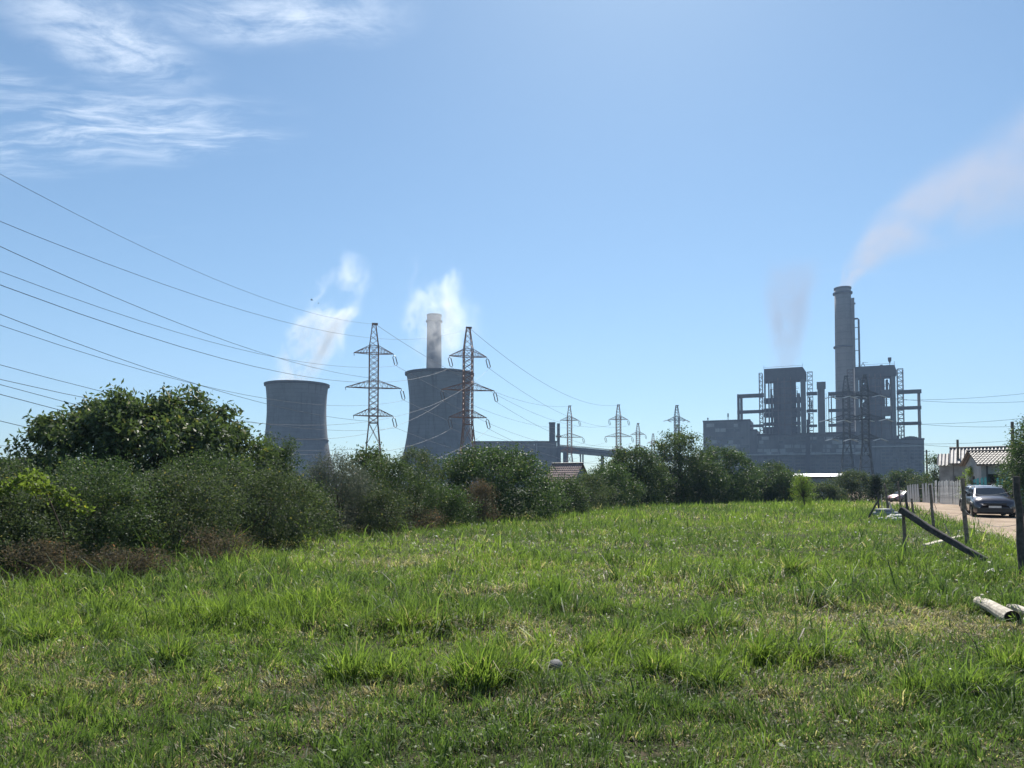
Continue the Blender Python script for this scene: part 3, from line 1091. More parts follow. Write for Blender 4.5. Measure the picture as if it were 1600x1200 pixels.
def place(root, px, Y, rz):
    root.location = (at(px, 700, Y).x, Y, -0.5)
    root.rotation_euler = (0, 0, rz)


def tipw(root, tip):
    return Matrix.Rotation(root.rotation_euler[2], 4, 'Z') @ Vector(tip) * root.scale[0] + Vector(root.location)


ROT = R_(13)
p1, tips1, ZT = make_pylon(False, True)
place(p1, 583, 185, ROT)
tag(p1, 'rusty lattice pylon standing between the two cooling towers', 'pylon', 'lattice pylons')
p2, tips2, _ = make_pylon(True, True)
place(p2, 731, 189.5, ROT)
tag(p2, 'rusty lattice pylon standing across the right edge of the taller cooling tower', 'pylon', 'lattice pylons')
f1 = copy_tree(p1)
place(f1, 890, 380, R_(4))
f1['label'] = 'far lattice pylon behind the conveyor bridge beside the twin stacks'
f2 = copy_tree(p2)
place(f2, 966.5, 375, R_(4))
f2['label'] = 'far lattice pylon with hanging insulator loops on both sides of its arms'
f3 = copy_tree(p1)
place(f3, 997, 463, R_(4))
f3.scale = (0.95,) * 3
f3['label'] = 'smaller far lattice pylon standing just right of the looped pylon'
f5 = copy_tree(p1)
place(f5, 1020.5, 590, R_(4))
f5['label'] = 'smallest and faintest lattice pylon on the skyline'
f6 = copy_tree(p1)
place(f6, 1058.5, 505, R_(4))
f6['label'] = 'faint lattice pylon straight behind the one with slanting insulators'
pt, tipst, _ = make_pylon(True, True, tension=True, thick=1.15)
place(pt, 1058, 378, R_(4))
pt.scale = (1.0, 1.0, 1.0)
tag(pt, 'far lattice pylon with slanting insulators above the tall tree', 'pylon', 'lattice pylons')
pr = copy_tree(pt)
place(pr, 1353, 205, R_(-18))
pr.scale = (0.765,) * 3
pr['label'] = 'dark broad-legged lattice pylon in front of the right boiler house'
pr2 = copy_tree(pt)
place(pr2, 1323.5, 258, R_(-18))
pr2.scale = (0.94,) * 3
pr2['label'] = 'lattice pylon standing in front of the tallest chimney'


# ------------------------------------------------------------------ cables
def cable(pts, label, group, r=0.03):
    c = sum((Vector(p) for p in pts), Vector()) / len(pts)
    mb = MB().tube([Vector(p) - c for p in pts], r, 5)
    o = mb.build('overhead_cable', M['wire'])
    o.location = c
    tag(o, label, 'cable', group)
    return o


def sagged(A, B, sag, n=26):
    A, B = Vector(A), Vector(B)
    out = []
    for i in range(n + 1):
        t = i / n
        p = A.lerp(B, t)
        p.z -= 4 * sag * t * (1 - t)
        out.append(p)
    return out


def left_cable(A, tower_xy, left_py, mid, label, group, r):
    """a cable from A that runs over the frame's left edge towards the next tower behind the camera's left"""
    A = Vector(A)
    T = Vector((*tower_xy, 0))
    d = Vector((T.x - A.x, T.y - A.y, 0))
    L = d.length
    d.normalize()

    def hit(px, py):
        rr_ = ray(px, py)
        # camera-origin ray meets the vertical plane through A with direction d
        n = Vector((-d.y, d.x, 0))
        t = n.dot(Vector((A.x, A.y, 0))) / n.dot(Vector((rr_.x, rr_.y, 0)))
        P = Vector((rr_.x * t, rr_.y * t, EYE + rr_.z * t))
        return (Vector((P.x, P.y, 0)) - Vector((A.x, A.y, 0))).dot(d), P.z
    s2, z2 = hit(0, left_py)
    s1, z1 = hit(*mid)
    # z = A.z + b s + k s^2 through both points
    k = ((z2 - A.z) / s2 - (z1 - A.z) / s1) / (s2 - s1)
    k = min(max(k, 0.0002), 0.0016)
    b_ = (z2 - A.z) / s2 - k * s2
    pts = []
    for i in range(33):
        s = L * i / 32
        pts.append((A.x + d.x * s, A.y + d.y * s, A.z + b_ * s + k * s * s))
    return cable(pts, label, group, r)


def mastpt(root, z):
    return tipw(root, (0, -1.1, z))


g1, l1 = 'cables from the pylon between the towers', 'thin overhead cable sagging from the pylon between the cooling towers out past the walnut tree'
g2, l2 = 'cables from the pylon at the taller tower', 'thin overhead cable sagging from the pylon at the taller tower out past the walnut tree'
T1 = (-75, -40)
T2 = (-58, -46)
topw1 = tipw(p1, (0.3, 0, ZT))
topw2 = tipw(p2, (0.3, 0, ZT))
t1 = [tipw(p1, t) for t in tips1]     # order: upper L R, middle L R, lower L R
t2 = [tipw(p2, t) for t in tips2]
def lc(which, tower):
    return 'walnut-side cable from the %s of the pylon %s' % (which, 'between the towers' if tower == 1 else 'at the taller tower')


left_cable(topw1, T1, 272, (300, 421), lc('peak', 1), g1, 0.026)
left_cable(mastpt(p1, PH(592)), T1, 385, (300, 513), lc('mast at the middle arm', 1), g1, 0.036)
left_cable(t1[1], T1, 424, (300, 526), lc('upper arm', 1), g1, 0.03)
left_cable(t1[3], T1, 508, (200, 572), lc('middle arm tip', 1), g1, 0.03)
left_cable(mastpt(p1, PH(659)), T1, 491, (200, 565), lc('mast below the lowest arm', 1), g1, 0.036)
left_cable(t1[5], T1, 570, (186, 618), lc('lowest arm tip', 1), g1, 0.03)
left_cable(topw2, T2, 346, (300, 459.6), lc('peak', 2), g2, 0.022)
left_cable(t2[0], T2, 445, (300, 547), lc('upper arm', 2), g2, 0.03)
left_cable(t2[1], T2, 593, (115, 618), lc('upper arm', 2), g2, 0.022)
left_cable(t2[2], T2, 601, (98, 627), lc('middle arm', 2), g2, 0.024)
left_cable(t2[4], T2, 616, (90, 640), lc('lowest arm', 2), g2, 0.028)
left_cable(t2[5], T2, 658, (50, 670), lc('lowest arm', 2), g2, 0.024)

lab = 'thin overhead cable strung from the near pylons down to the far pylons'
grp = 'cables between near and far pylons'
tf1 = [tipw(f1, t) for t in tips1]
tf2 = [tipw(f2, t) for t in tips2]
cable(sagged(topw1, tipw(f1, (0, 0, ZT)), 6.5), 'cable joining peak of pylon between the towers to pylon by the twin stacks', grp, 0.05)
cable(sagged(topw2, tipw(f2, (0, 0, ZT)), 6.5), 'cable joining peak of pylon at the taller tower to the looped far pylon', grp, 0.05)
for i in (1, 3, 5):
    cable(sagged(t1[i], tf1[i], 6), 'cable from the %s arm of pylon between towers to pylon by the twin stacks' % ('upper', '', 'middle', '', 'lowest')[i - 1], grp, 0.04)
for i in range(6):
    cable(sagged(t2[i], tf2[i], 6), 'cable from the %s arm of pylon at taller tower to the looped far pylon' % ('upper', 'middle', 'lowest')[i // 2], grp, 0.04)
lab = 'thin overhead cable running from the boiler house pylons away over the tiled houses'
grp = 'cables over the houses'
for i, py in enumerate((582, 601.5, 622, 640, 657, 676)):
    A = tipw(pr, tipst[i])
    B = at(1760, py + 9, 190)
    cable(sagged(A, B, 2.2), lab, grp, 0.04)
cable(sagged(at(-60, 694, 150), at(560, 702, 240), 1.0), 'faint level cable low on the skyline by the dark roof and walnut tree', 'low cable', 0.05)


# ------------------------------------------------------------------ steam and smoke
def plume(name, label, R, pts, col, dens, nscale, lo, hi, emis=0.0, aniso=0.35, zlift=0.0, absorb=None, rag=1.8):
    """pts: (px, py, radius px, strength) from source to tip. Local Z runs from the first to the last point."""
    P = [at(px, py, R) for px, py, _, _ in pts]
    rad = [rp * R / F for _, _, rp, _ in pts]
    st = [s for *_, s in pts]
    O = P[0]
    ax = (P[-1] - P[0])
    L = ax.length
    az = ax.normalized()
    ay = Vector((0, 1, 0))
    axx = ay.cross(az).normalized()
    loc = [((p - O).dot(axx), (p - O).dot(az)) for p in P]
    zs = [q[1] for q in loc]
    # mesh: closed tube a little wider than the cloud
    n = 40
    zz_ = np.linspace(zs[0], zs[-1], n)
    cx = np.interp(zz_, zs, [q[0] for q in loc])
    rr_ = np.interp(zz_, zs, rad)
    mb = MB().tube([(cx[i], 0, zz_[i]) for i in range(n)], list(rr_ * 1.02), 20)
    mt, nt = mat(name + '_vapour')
    tc = nt.add('ShaderNodeTexCoord').outputs['Object']
    sp = nt.add('ShaderNodeSeparateXYZ', {0: tc})
    t = nt.math('DIVIDE', sp.outputs[2], L, clamp=True)

    def curve(vals, lo_, hi_):
        c = nt.add('ShaderNodeFloatCurve')
        cm = c.mapping.curves[0]
        while len(cm.points) < len(vals):
            cm.points.new(0.5, 0.5)
        for pnt, zv, vv in zip(cm.points, zs, vals):
            pnt.location = (min(max(zv / L, 0), 1), (vv - lo_) / (hi_ - lo_))
            pnt.handle_type = 'VECTOR'
        c.mapping.update()
        nt.put(c.inputs['Value'], t)
        return nt.math('ADD', nt.math('MULTIPLY', c.outputs[0], hi_ - lo_), lo_)
    xs = [q[0] for q in loc]
    lo_x, hi_x = min(xs) - 1, max(xs) + 1
    ccx = curve(xs, lo_x, hi_x)
    crr = curve(rad, 0, max(rad) * 1.05)
    cst = curve(st, 0, 1.05)
    dx = nt.math('SUBTRACT', sp.outputs[0], ccx)
    rl = nt.math('SQRT', nt.math('ADD', nt.math('MULTIPLY', dx, dx), nt.math('MULTIPLY', sp.outputs[1], sp.outputs[1])))
    rl = nt.math('DIVIDE', rl, crr)
    vec = nt.mapping(tc, scale=(1, 1, 0.7))
    big = nt.noise(vec, nscale * 0.55, 3, 0.5, 0.3)
    fine = nt.noise(vec, nscale * 1.7, 7, 0.62, 0.5)
    edge = nt.math('ADD', rl, nt.math('MULTIPLY', nt.math('SUBTRACT', fine, 0.5), rag))
    fall = nt.math('MULTIPLY', nt.maprange(edge, 0.85, 0.35), nt.maprange(rl, 0.99, 0.85))
    body = nt.maprange(nt.math('ADD', nt.math('MULTIPLY', big, 0.6), nt.math('MULTIPLY', fine, 0.4)), lo, hi)
    d = nt.math('MULTIPLY', nt.math('MULTIPLY', body, fall), nt.math('MULTIPLY', cst, dens))
    pv = nt.add('ShaderNodeVolumePrincipled', {'Color': col, 'Density': d, 'Anisotropy': aniso})
    if absorb:
        nt.put(pv.inputs['Absorption Color'], absorb)
    nt.add('ShaderNodeOutputMaterial', {'Volume': pv})
    try:
        mt.cycles.volume_step_rate = 0.6
    except Exception:
        pass
    o = mb.build(name, mt)
    mtx = Matrix((axx, ay, az)).transposed().to_4x4()
    # re-orthogonalise
    ay2 = az.cross(axx)
    mtx = Matrix((axx, ay2, az)).transposed().to_4x4()
    mtx.translation = O
    o.matrix_world = mtx
    tag(o, label, 'steam' if 'steam' in name else 'smoke', kind='stuff')
    return o


plume('steam_plume', 'white steam drifting up from the cooling tower with the walkway ring', 520,
      [(462, 601, 50, 0.9), (464, 580, 60, 0.85), (474, 552, 66, 0.85), (492, 522, 66, 1.0), (512, 492, 58, 0.9), (533, 462, 50, 0.7), (550, 434, 42, 0.5), (560, 395, 34, 0.0)],
      (1, 1, 1), 0.10, 0.055, 0.455, 0.60, aniso=0.6)
plume('steam_plume', 'white steam curling round the sooty chimney above the taller cooling tower', 505,
      [(686, 584, 50, 0.15), (684, 560, 70, 0.4), (682, 530, 92, 0.85), (680, 500, 92, 1.0), (676, 472, 78, 0.9), (676, 445, 64, 0.6), (677, 420, 50, 0.4), (676, 390, 40, 0.0)],
      (1, 1, 1), 0.062, 0.050, 0.47, 0.60, aniso=0.6)
plume('smoke_plume', 'thin beige smoke blowing to the right from the tallest chimney', 690,
      [(1318, 454, 17, 1.0), (1326, 430, 24, 0.9), (1346, 402, 38, 0.5), (1384, 370, 58, 0.25), (1446, 338, 82, 0.14), (1520, 302, 105, 0.10), (1600, 262, 125, 0.085), (1740, 205, 155, 0.07)],
      (0.62, 0.50, 0.42), 0.060, 0.034, 0.36, 0.62, aniso=0.4, rag=0.9)
plume('smoke_plume', 'faint brown smoke rising from the left boiler house roof', 606,
      [(1225, 577, 36, 0.7), (1225, 545, 42, 0.9), (1227, 515, 46, 0.85), (1230, 480, 52, 0.7), (1236, 440, 58, 0.4), (1242, 395, 62, 0.0)],
      (0.50, 0.39, 0.36), 0.040, 0.035, 0.38, 0.62, aniso=0.2, rag=0.9)

# ------------------------------------------------------------------ air
hz = MB().box(-XMAX - 20, XMAX + 20, YMIN - 20, YMAX + 20, -1.6, 420)
m, nt = mat('haze_air')
pv = nt.add('ShaderNodeVolumePrincipled', {'Color': (0.46, 0.66, 1.0, 1), 'Density': HAZE_DENS, 'Anisotropy': 0.15})
nt.add('ShaderNodeOutputMaterial', {'Volume': pv})
o = hz.build('haze', m)
tag(o, 'pale blue summer haze over the whole field and power station', 'haze', kind='stuff')

# ------------------------------------------------------------------ foliage
def leaves(C, N, spread, size, aspect, droop, out, rng, center, flat=0.8):
    """N leaves round each clump centre C (K,3): returns verts and quads"""
    K = len(C)
    idx = rng.integers(0, K, N)
    p = C[idx] + rng.normal(0, 1, (N, 3)) * spread * np.array([1, 1, flat])
    od = p - center
    od /= (np.linalg.norm(od, axis=1, keepdims=True) + 1e-6)
    a = rng.normal(0, 1, (N, 3)) + od * out
    a[:, 2] -= droop
    a /= np.linalg.norm(a, axis=1, keepdims=True)
    r = rng.normal(0, 1, (N, 3))
    r[:, 2] += 0.6
    s = np.cross(a, r)
    s /= (np.linalg.norm(s, axis=1, keepdims=True) + 1e-6)
    n = np.cross(s, a)
    L = (size * rng.uniform(0.65, 1.3, N))[:, None]
    wd = L * aspect * 0.5
    v = np.stack([p, p + a * L * 0.45 + s * wd + n * wd * 0.35, p + a * L, p + a * L * 0.45 - s * wd + n * wd * 0.35], 1)
    return v.reshape(-1, 3)


SPECIES = {}


def foliage(name, label, cat, px, d, top_py, hw_px, mt, nleaf, size, aspect=0.45, base_z=0.0, droop=0.2, spread=0.16, clumps=None, prof='dome',
            seed=0, wob=0.38, trunk=True, depth=None, sprigs=0.0, group=None, stem='old'):
    rng = np.random.default_rng(100 + seed)
    x = at(px, 757, d).x
    zg = gzf(x, d)
    root = empty(name, (x, d, zg))
    H = at(px, top_py, d).z - zg
    W_ = hw_px / F * d
    D_ = depth or W_ * 0.85
    K = clumps or int(nleaf / (95 if d < 30 else 60))
    h = rng.beta(1.15, 1.05, K * 2)
    th = rng.uniform(0, 2 * math.pi, K * 2)
    if prof == 'dome':
        pr_ = np.sqrt(np.clip(1 - (np.clip(h - 0.25, 0, 1) / 0.78) ** 2.2, 0.02, 1)) * (0.88 + 0.12 * np.clip(h / 0.25, 0, 1))
    elif prof == 'tree':
        pr_ = np.sqrt(np.clip(1 - ((h - 0.42) / 0.60) ** 2, 0.02, 1))
    elif prof == 'column':
        pr_ = np.clip(1.1 - h, 0.12, 1) ** 0.6 * (0.5 + 0.5 * np.clip(h / 0.15, 0, 1))
    else:
        pr_ = np.clip(1.05 - 0.6 * h, 0, 1)
    lump = fbm(np.cos(th) * 2.2 + seed, np.sin(th) * 2.2 + h * 3.2, 1.3, seed % 50 + 3, 3)
    rad = (1 - wob + 2 * wob * lump) * pr_
    u_ = rng.uniform(0.0, 1.0, K * 2) ** 0.42
    hh = h * (0.80 + 0.40 * fbm(np.cos(th) * u_ * 1.8 + 9, np.sin(th) * u_ * 1.8 + seed, 1.4, seed % 50 + 20, 3))
    hh = np.clip(hh, 0, 1.03)
    C = np.stack([np.cos(th) * rad * u_ * W_, np.sin(th) * rad * u_ * D_, base_z + hh * (H - base_z)], 1)[:K]
    if sprigs:
        k = int(K * sprigs)
        C[:k, 2] += rng.uniform(0.05, 0.16, k) * H * (hh[:k] > 0.55)
        C[:k, :2] *= rng.uniform(1.0, 1.12, (k, 1))
    C[:, 2] = np.maximum(C[:, 2], base_z + 0.04)
    ctr = np.array([0, 0, base_z + (H - base_z) * 0.45])
    V = leaves(C, nleaf, spread, size, aspect, droop, 0.5, rng, ctr)
    V[:, 2] = np.maximum(V[:, 2], 0.01)
    n = len(V) // 4
    me = fast_mesh('crown', V, np.full(n, 4), np.arange(4 * n))
    link('crown', me, mt, root)
    # trunk with limbs reaching into the crown
    mb = MB()
    stems = 1 if trunk and prof == 'tree' else (5 if prof != 'column' else 1)
    tr = max(0.025, 0.028 * H) if stems == 1 else max(0.012, 0.012 * H)
    order = np.argsort(-C[:, 2] + rng.uniform(0, H * 0.6, len(C)))
    limbs = C[order[:26 if stems == 1 else 22]]
    for sidx in range(stems):
        ang = 2 * math.pi * sidx / stems + rng.uniform(0, 1)
        b0 = np.array([math.cos(ang), math.sin(ang), 0]) * (0.0 if stems == 1 else 0.12 * W_)
        fork = np.array([b0[0] * 1.5 + rng.normal(0, .04) * W_, b0[1] * 1.5, max(base_z, 0.28 * H)])
        mid = (b0 + fork) / 2 + rng.normal(0, 0.02, 3) * H
        b0[2] = -0.06
        mb.tube([b0, mid, fork], [tr, tr * 0.85, tr * 0.7], 7)
        for c in limbs[sidx::stems]:
            m1 = fork * 0.55 + c * 0.45 + rng.normal(0, 0.04, 3) * H
            m1[2] = max(m1[2], 0.1)
            mb.tube([fork, m1, c], [tr * 0.5, tr * 0.3, tr * 0.1], 5)
    mb.build('trunk' if stems == 1 else 'stems', M['bark'], root)
    tag(root, label, cat, group)
    return root


T, Bm = 'tree', 'bush'
foliage('walnut_tree', 'big spreading walnut tree rising above the hedge in front of the left cables', T, 225, 25, 634, 186, M['leaf_walnut'], 46000, 0.195, 0.40,
        0.95, 0.8, 0.20, 480, 'tree', 1, 0.24, depth=3.2, sprigs=0.08)
foliage('thorn_bush', 'grey green bush at the far left under the yellow green vine', Bm, -20, 13.0, 752, 130, M['leaf_thorn'], 26000, 0.058, 0.5, seed=2, spread=0.12)
foliage('thorn_bush', 'fine-leaved bush right of the vine, standing out furthest into the field grass', Bm, 135, 14.6, 752, 130, M['leaf_thorn2'], 26000, 0.058, 0.5, seed=3, spread=0.12, sprigs=0.1)
foliage('thorn_bush', 'broad fine-leaved bush below the middle of the walnut tree', Bm, 268, 16.6, 742, 125, M['leaf_thorn'], 26000, 0.060, 0.5, seed=4, spread=0.13)
foliage('thorn_bush', 'low sprawling bush below the right end of the walnut tree', Bm, 405, 19.0, 745, 115, M['leaf_thorn'], 22000, 0.064, 0.5, seed=5, spread=0.14, sprigs=0.1)
foliage('thorn_bush', 'tall dark bush beside the dark roof at the left edge of the hedge', Bm, 20, 19.5, 729, 85, M['leaf_thorn2'], 13000, 0.07, 0.5, seed=6)
foliage('thorn_bush', 'dark bush tucked between the vine bush and the walnut trunk', Bm, 150, 19, 726, 110, M['leaf_dense'], 16000, 0.07, 0.5, seed=21)
foliage('thorn_bush', 'bush under the walnut crown on its right-hand side', Bm, 330, 21, 716, 100, M['leaf_thorn2'], 16000, 0.075, 0.5, seed=22)
foliage('shrub', 'green shrub against the foot of the left cooling tower', Bm, 432, 27, 695, 62, M['leaf_thorn2'], 14000, 0.085, 0.45, seed=7, sprigs=0.1)
foliage('silver_shrub', 'silvery grey-leaved shrub in front of the pylon between the cooling towers', Bm, 520, 24, 722, 62, M['leaf_silver'], 24000, 0.085, 0.22, seed=8, sprigs=0.2, wob=0.45)
foliage('small_walnut', 'small walnut sapling with drooping leaves at the foot of the nearest pylon', T, 575, 33, 712, 44, M['leaf_walnut'], 5200, 0.17, 0.36, 0.8, 0.75, 0.18, 130, 'tree', 9, 0.4, sprigs=0.25)
foliage('shrub', 'mixed shrub spreading left of the big rounded bush', Bm, 610, 27, 724, 75, M['leaf_thorn2'], 17000, 0.075, 0.45, seed=10)
foliage('shrub', 'loose shrub before the foot of the taller cooling tower', Bm, 655, 33, 711, 55, M['leaf_thorn'], 12000, 0.085, 0.42, seed=11, sprigs=0.15)
foliage('rounded_tree', 'big rounded dark green tree in the hedge beside the pink roof', T, 768, 34.5, 706, 98, M['leaf_dense'], 30000, 0.115, 0.5, 0.0, 0.35, 0.2, 420, 'dome', 12, 0.2, depth=2.8)
foliage('withered_shrub', 'small withered reddish shrub in front of the big rounded tree', Bm, 752, 30.3, 757, 26, M['leaf_brown'], 4200, 0.07, 0.4, seed=13)
foliage('low_bush', 'low green bush at the foot of the big rounded tree, left of the withered shrub', Bm, 700, 28.2, 762, 45, M['leaf_dense'], 9000, 0.07, 0.5, seed=14)
foliage('low_bush', 'low grey brown bush at the hedge foot below the silvery shrub', Bm, 600, 24.2, 772, 50, M['leaf_thorn'], 9000, 0.062, 0.45, seed=15)
foliage('low_bush', 'low bush filling the hedge foot left of the silvery shrub', Bm, 470, 21.6, 758, 70, M['leaf_thorn2'], 12000, 0.062, 0.45, seed=16)
foliage('low_bush', 'dark bush at the right foot of the big rounded tree', Bm, 852, 38, 748, 36, M['leaf_dense'], 8000, 0.085, 0.5, seed=17)
foliage('low_bush', 'low wide bush in front of the pink roofed house', Bm, 915, 45, 746, 48, M['leaf_thorn'], 10000, 0.09, 0.45, seed=18)
foliage('hedge_tree', 'bushy tree under the conveyor bridge', T, 985, 58, 707, 58, M['leaf_thorn2'], 19000, 0.16, 0.5, seed=19, spread=0.24)
foliage('tall_tree', 'tall open-crowned tree in front of the pylon with slanting insulators', T, 1062, 63, 684, 52, M['leaf_walnut'], 14000, 0.20, 0.42, 0.0, 0.5, 0.27, 260, 'dome', 20, 0.30, sprigs=0.15)
foliage('hedge_tree', 'dark bushy tree at the left corner of the long hall', T, 1130, 67, 703, 58, M['leaf_dense'], 17000, 0.165, 0.5, seed=23, spread=0.26)
foliage('hedge_tree', 'lower bushy tree left of the bright young tree', T, 1200, 72, 729, 56, M['leaf_thorn2'], 15000, 0.165, 0.5, seed=24, spread=0.26)
foliage('hedge_bush', 'bush just right of the bright young tree, under the bright shed roof', Bm, 1288, 78, 757, 32, M['leaf_thorn'], 9000, 0.16, 0.5, seed=25, spread=0.24)
foliage('hedge_tree', 'grey green tree in front of the dark broad-legged pylon', T, 1336, 82, 741, 40, M['leaf_thorn'], 12000, 0.18, 0.5, seed=26, spread=0.26)
foliage('evergreen', 'narrow dark evergreen beside the debris heap', T, 1369, 66, 743, 14, M['leaf_conifer'], 6000, 0.13, 0.3, 0.0, 0.1, 0.15, 110, 'column', 27, 0.25)
foliage('hedge_tree', 'green tree behind the far red car', T, 1408, 96, 738, 34, M['leaf_thorn2'], 11000, 0.20, 0.5, seed=28, spread=0.28)
foliage('hedge_bush', 'low bush behind the grey sheet fence', Bm, 1440, 80, 747, 26, M['leaf_thorn'], 5000, 0.15, 0.5, seed=29, spread=0.22)
foliage('dark_shrub', 'dark shrub at the left gable of the tiled house', Bm, 1466, 66, 717, 22, M['leaf_dense'], 6000, 0.13, 0.5, seed=30, spread=0.22)
foliage('dark_shrub', 'dark shrub standing behind the white picket fence', Bm, 1492, 63, 727, 20, M['leaf_conifer'], 5000, 0.12, 0.5, seed=31, spread=0.2)
foliage('garden_shrub', 'yellow green garden shrub between white and teal fences', Bm, 1516, 53, 733, 14, M['leaf_young'], 3600, 0.09, 0.5, seed=32)
foliage('roadside_tree', 'dense roadside tree beside the dark parked car', T, 1650, 39, 648, 76, M['leaf_dense'], 52000, 0.125, 0.45, 0.0, 0.4, 0.2, 640, 'dome', 33, 0.24, sprigs=0.15)
foliage('young_tree', 'bright yellow green young tree standing alone at the end of the field', T, 1255, 52, 741, 19, M['leaf_young'], 5200, 0.085, 0.35, 0.12, -0.3, 0.12, 120, 'tree', 34, 0.3, depth=0.8)
foliage('hedge_bush', 'bush at the far end of the field behind the young tree', Bm, 1243, 76, 748, 30, M['leaf_conifer'], 9000, 0.16, 0.5, seed=35, spread=0.22)
foliage('hedge_bush', 'bush between the tall open tree and the bushy tree by the conveyor', Bm, 1020, 66, 726, 40, M['leaf_thorn'], 10000, 0.16, 0.5, seed=36, spread=0.22)
foliage('hedge_bush', 'bush at the foot of the dark tree by the hall', Bm, 1165, 70, 745, 42, M['leaf_dense'], 10000, 0.16, 0.5, seed=37, spread=0.22)
foliage('hedge_bush', 'dark bush joining the low wide bush to the conveyor tree', Bm, 948, 51, 731, 52, M['leaf_dense'], 13000, 0.13, 0.5, seed=51, spread=0.22)
foliage('hedge_bush', 'dark bush filling the gap right of the tall open-crowned tree', Bm, 1100, 64, 724, 50, M['leaf_dense'], 13000, 0.15, 0.5, seed=52, spread=0.24)
foliage('hedge_bush', 'dark bush left of the bright shed roof', Bm, 1222, 70, 741, 42, M['leaf_dense'], 11000, 0.15, 0.5, seed=53, spread=0.24)
foliage('hedge_bush', 'bush between the rounded tree and the low wide bush', Bm, 884, 41, 752, 34, M['leaf_thorn2'], 9000, 0.10, 0.5, seed=54, spread=0.18)
foliage('dry_bush', 'brown dried-up bush at the hedge foot below the walnut tree', Bm, 205, 12.9, 866, 60, M['leaf_brown'], 4200, 0.055, 0.35, seed=38, spread=0.12, wob=0.6, sprigs=0.3)
foliage('dry_bush', 'brown dried-up bush at the hedge foot under the vine', Bm, 60, 12.2, 858, 80, M['leaf_brown'], 5200, 0.05, 0.35, seed=39, spread=0.12, wob=0.6, sprigs=0.3)
foliage('dry_bush', 'brown dried-up bush at the hedge foot below the low sprawling bush', Bm, 330, 15.0, 836, 70, M['leaf_brown'], 4200, 0.055, 0.35, seed=40, spread=0.13, wob=0.6, sprigs=0.3)
foliage('dry_bush', 'brown dried-up bush at the hedge foot between silvery shrub and rounded tree', Bm, 655, 25.6, 800, 45, M['leaf_brown'], 3600, 0.07, 0.35, seed=41, spread=0.15, wob=0.6, sprigs=0.3)

# climbing vine draped over the left bush
vx = []
rng = np.random.default_rng(77)
path = [(-40, 768, 11.9), (10, 764, 11.9), (40, 750, 12.2), (62, 744, 12.6), (46, 764, 12.0), (80, 764, 12.1), (105, 778, 12.2), (138, 800, 12.5)]
cl_ = []
for i in range(len(path) - 1):
    a_, b_ = Vector(at(*path[i])), Vector(at(*path[i + 1]))
    for k in range(14):
        cl_.append(a_.lerp(b_, k / 14.0) + Vector(rng.normal(0, 0.05, 3)))
cl_ = np.array([tuple(p) for p in cl_])
o0 = np.array([*cl_.mean(0)[:2], 0])
root = empty('climbing_vine', o0)
V = leaves(cl_ - o0, 1100, 0.06, 0.060, 0.95, 0.35, 0.2, rng, np.array([0, 0.6, 0.8]))
link('crown', fast_mesh('crown', V, np.full(len(V) // 4, 4), np.arange(len(V))), M['leaf_vine'], root)
mb = MB()
pp = [Vector(at(*p)) - Vector(o0) for p in path]
mb.tube(pp, 0.010, 5)
mb.tube([Vector((pp[3].x + .3, pp[3].y + .5, 0)), Vector((pp[3].x + .2, pp[3].y + .4, .7)), pp[3]], 0.014, 5)
mb.build('stems', M['bark'], root)
tag(root, 'bright yellow green vine climbing over the far left bush', 'vine')

# far-off woods that read as one mass
rng = np.random.default_rng(5)
K = 420
fx = rng.uniform(-900, 900, K)
fy = rng.uniform(820, 980, K)
C = np.stack([fx, fy, np.zeros(K)], 1)
VV = []
for i in range(K):
    hgt = rng.uniform(9, 17)
    cc = np.array([fx[i], fy[i], 0]) + rng.normal(0, 1, (14, 3)) * np.array([5, 4, 0])
    cc[:, 2] = rng.uniform(0.5, 1, 14) * hgt * rng.uniform(0.5, 1, 14)
    VV.append(leaves(cc, 130, 1.6, 1.9, 0.7, 0.1, 0.3, rng, np.array([fx[i], fy[i], 4])))
V = np.concatenate(VV)
V[:, 2] = np.maximum(V[:, 2], 0) - 0.5
o = link('distant_woods', fast_mesh('distant_woods', V, np.full(len(V) // 4, 4), np.arange(len(V))), M['leaf_far'])
tag(o, 'hazy distant woods along the horizon behind the power station', 'woods', kind='stuff')


# ------------------------------------------------------------------ grass
TUFTS = [(268, 1035, .34, .30), (545, 1062, .42, .34), (600, 1066, .30, .25), (745, 1075, .46, .36), (790, 1062, .36, .28), (640, 985, .42, .45), (1030, 1055, .30, .34), (1110, 1068, .28, .30),
         (1190, 1036, .30, .22), (1262, 1036, .28, .20), (1520, 1080, .34, .45), (1585, 1050, .40, .40), (1440, 1085, .24, .30), (60, 1005, .30, .30), (1120, 985, .34, .45), (860, 925, .36, .5), (1240, 905, .55, .25), (490, 955, .3, .4), (950, 1010, .26, .4)]


def ground_at(px, py):
    r = ray(px, py)
    t = EYE / -r.z
    return r.x * t, r.y * t


TG = [(*ground_at(px, py), h, rd_) for px, py, h, rd_ in TUFTS]


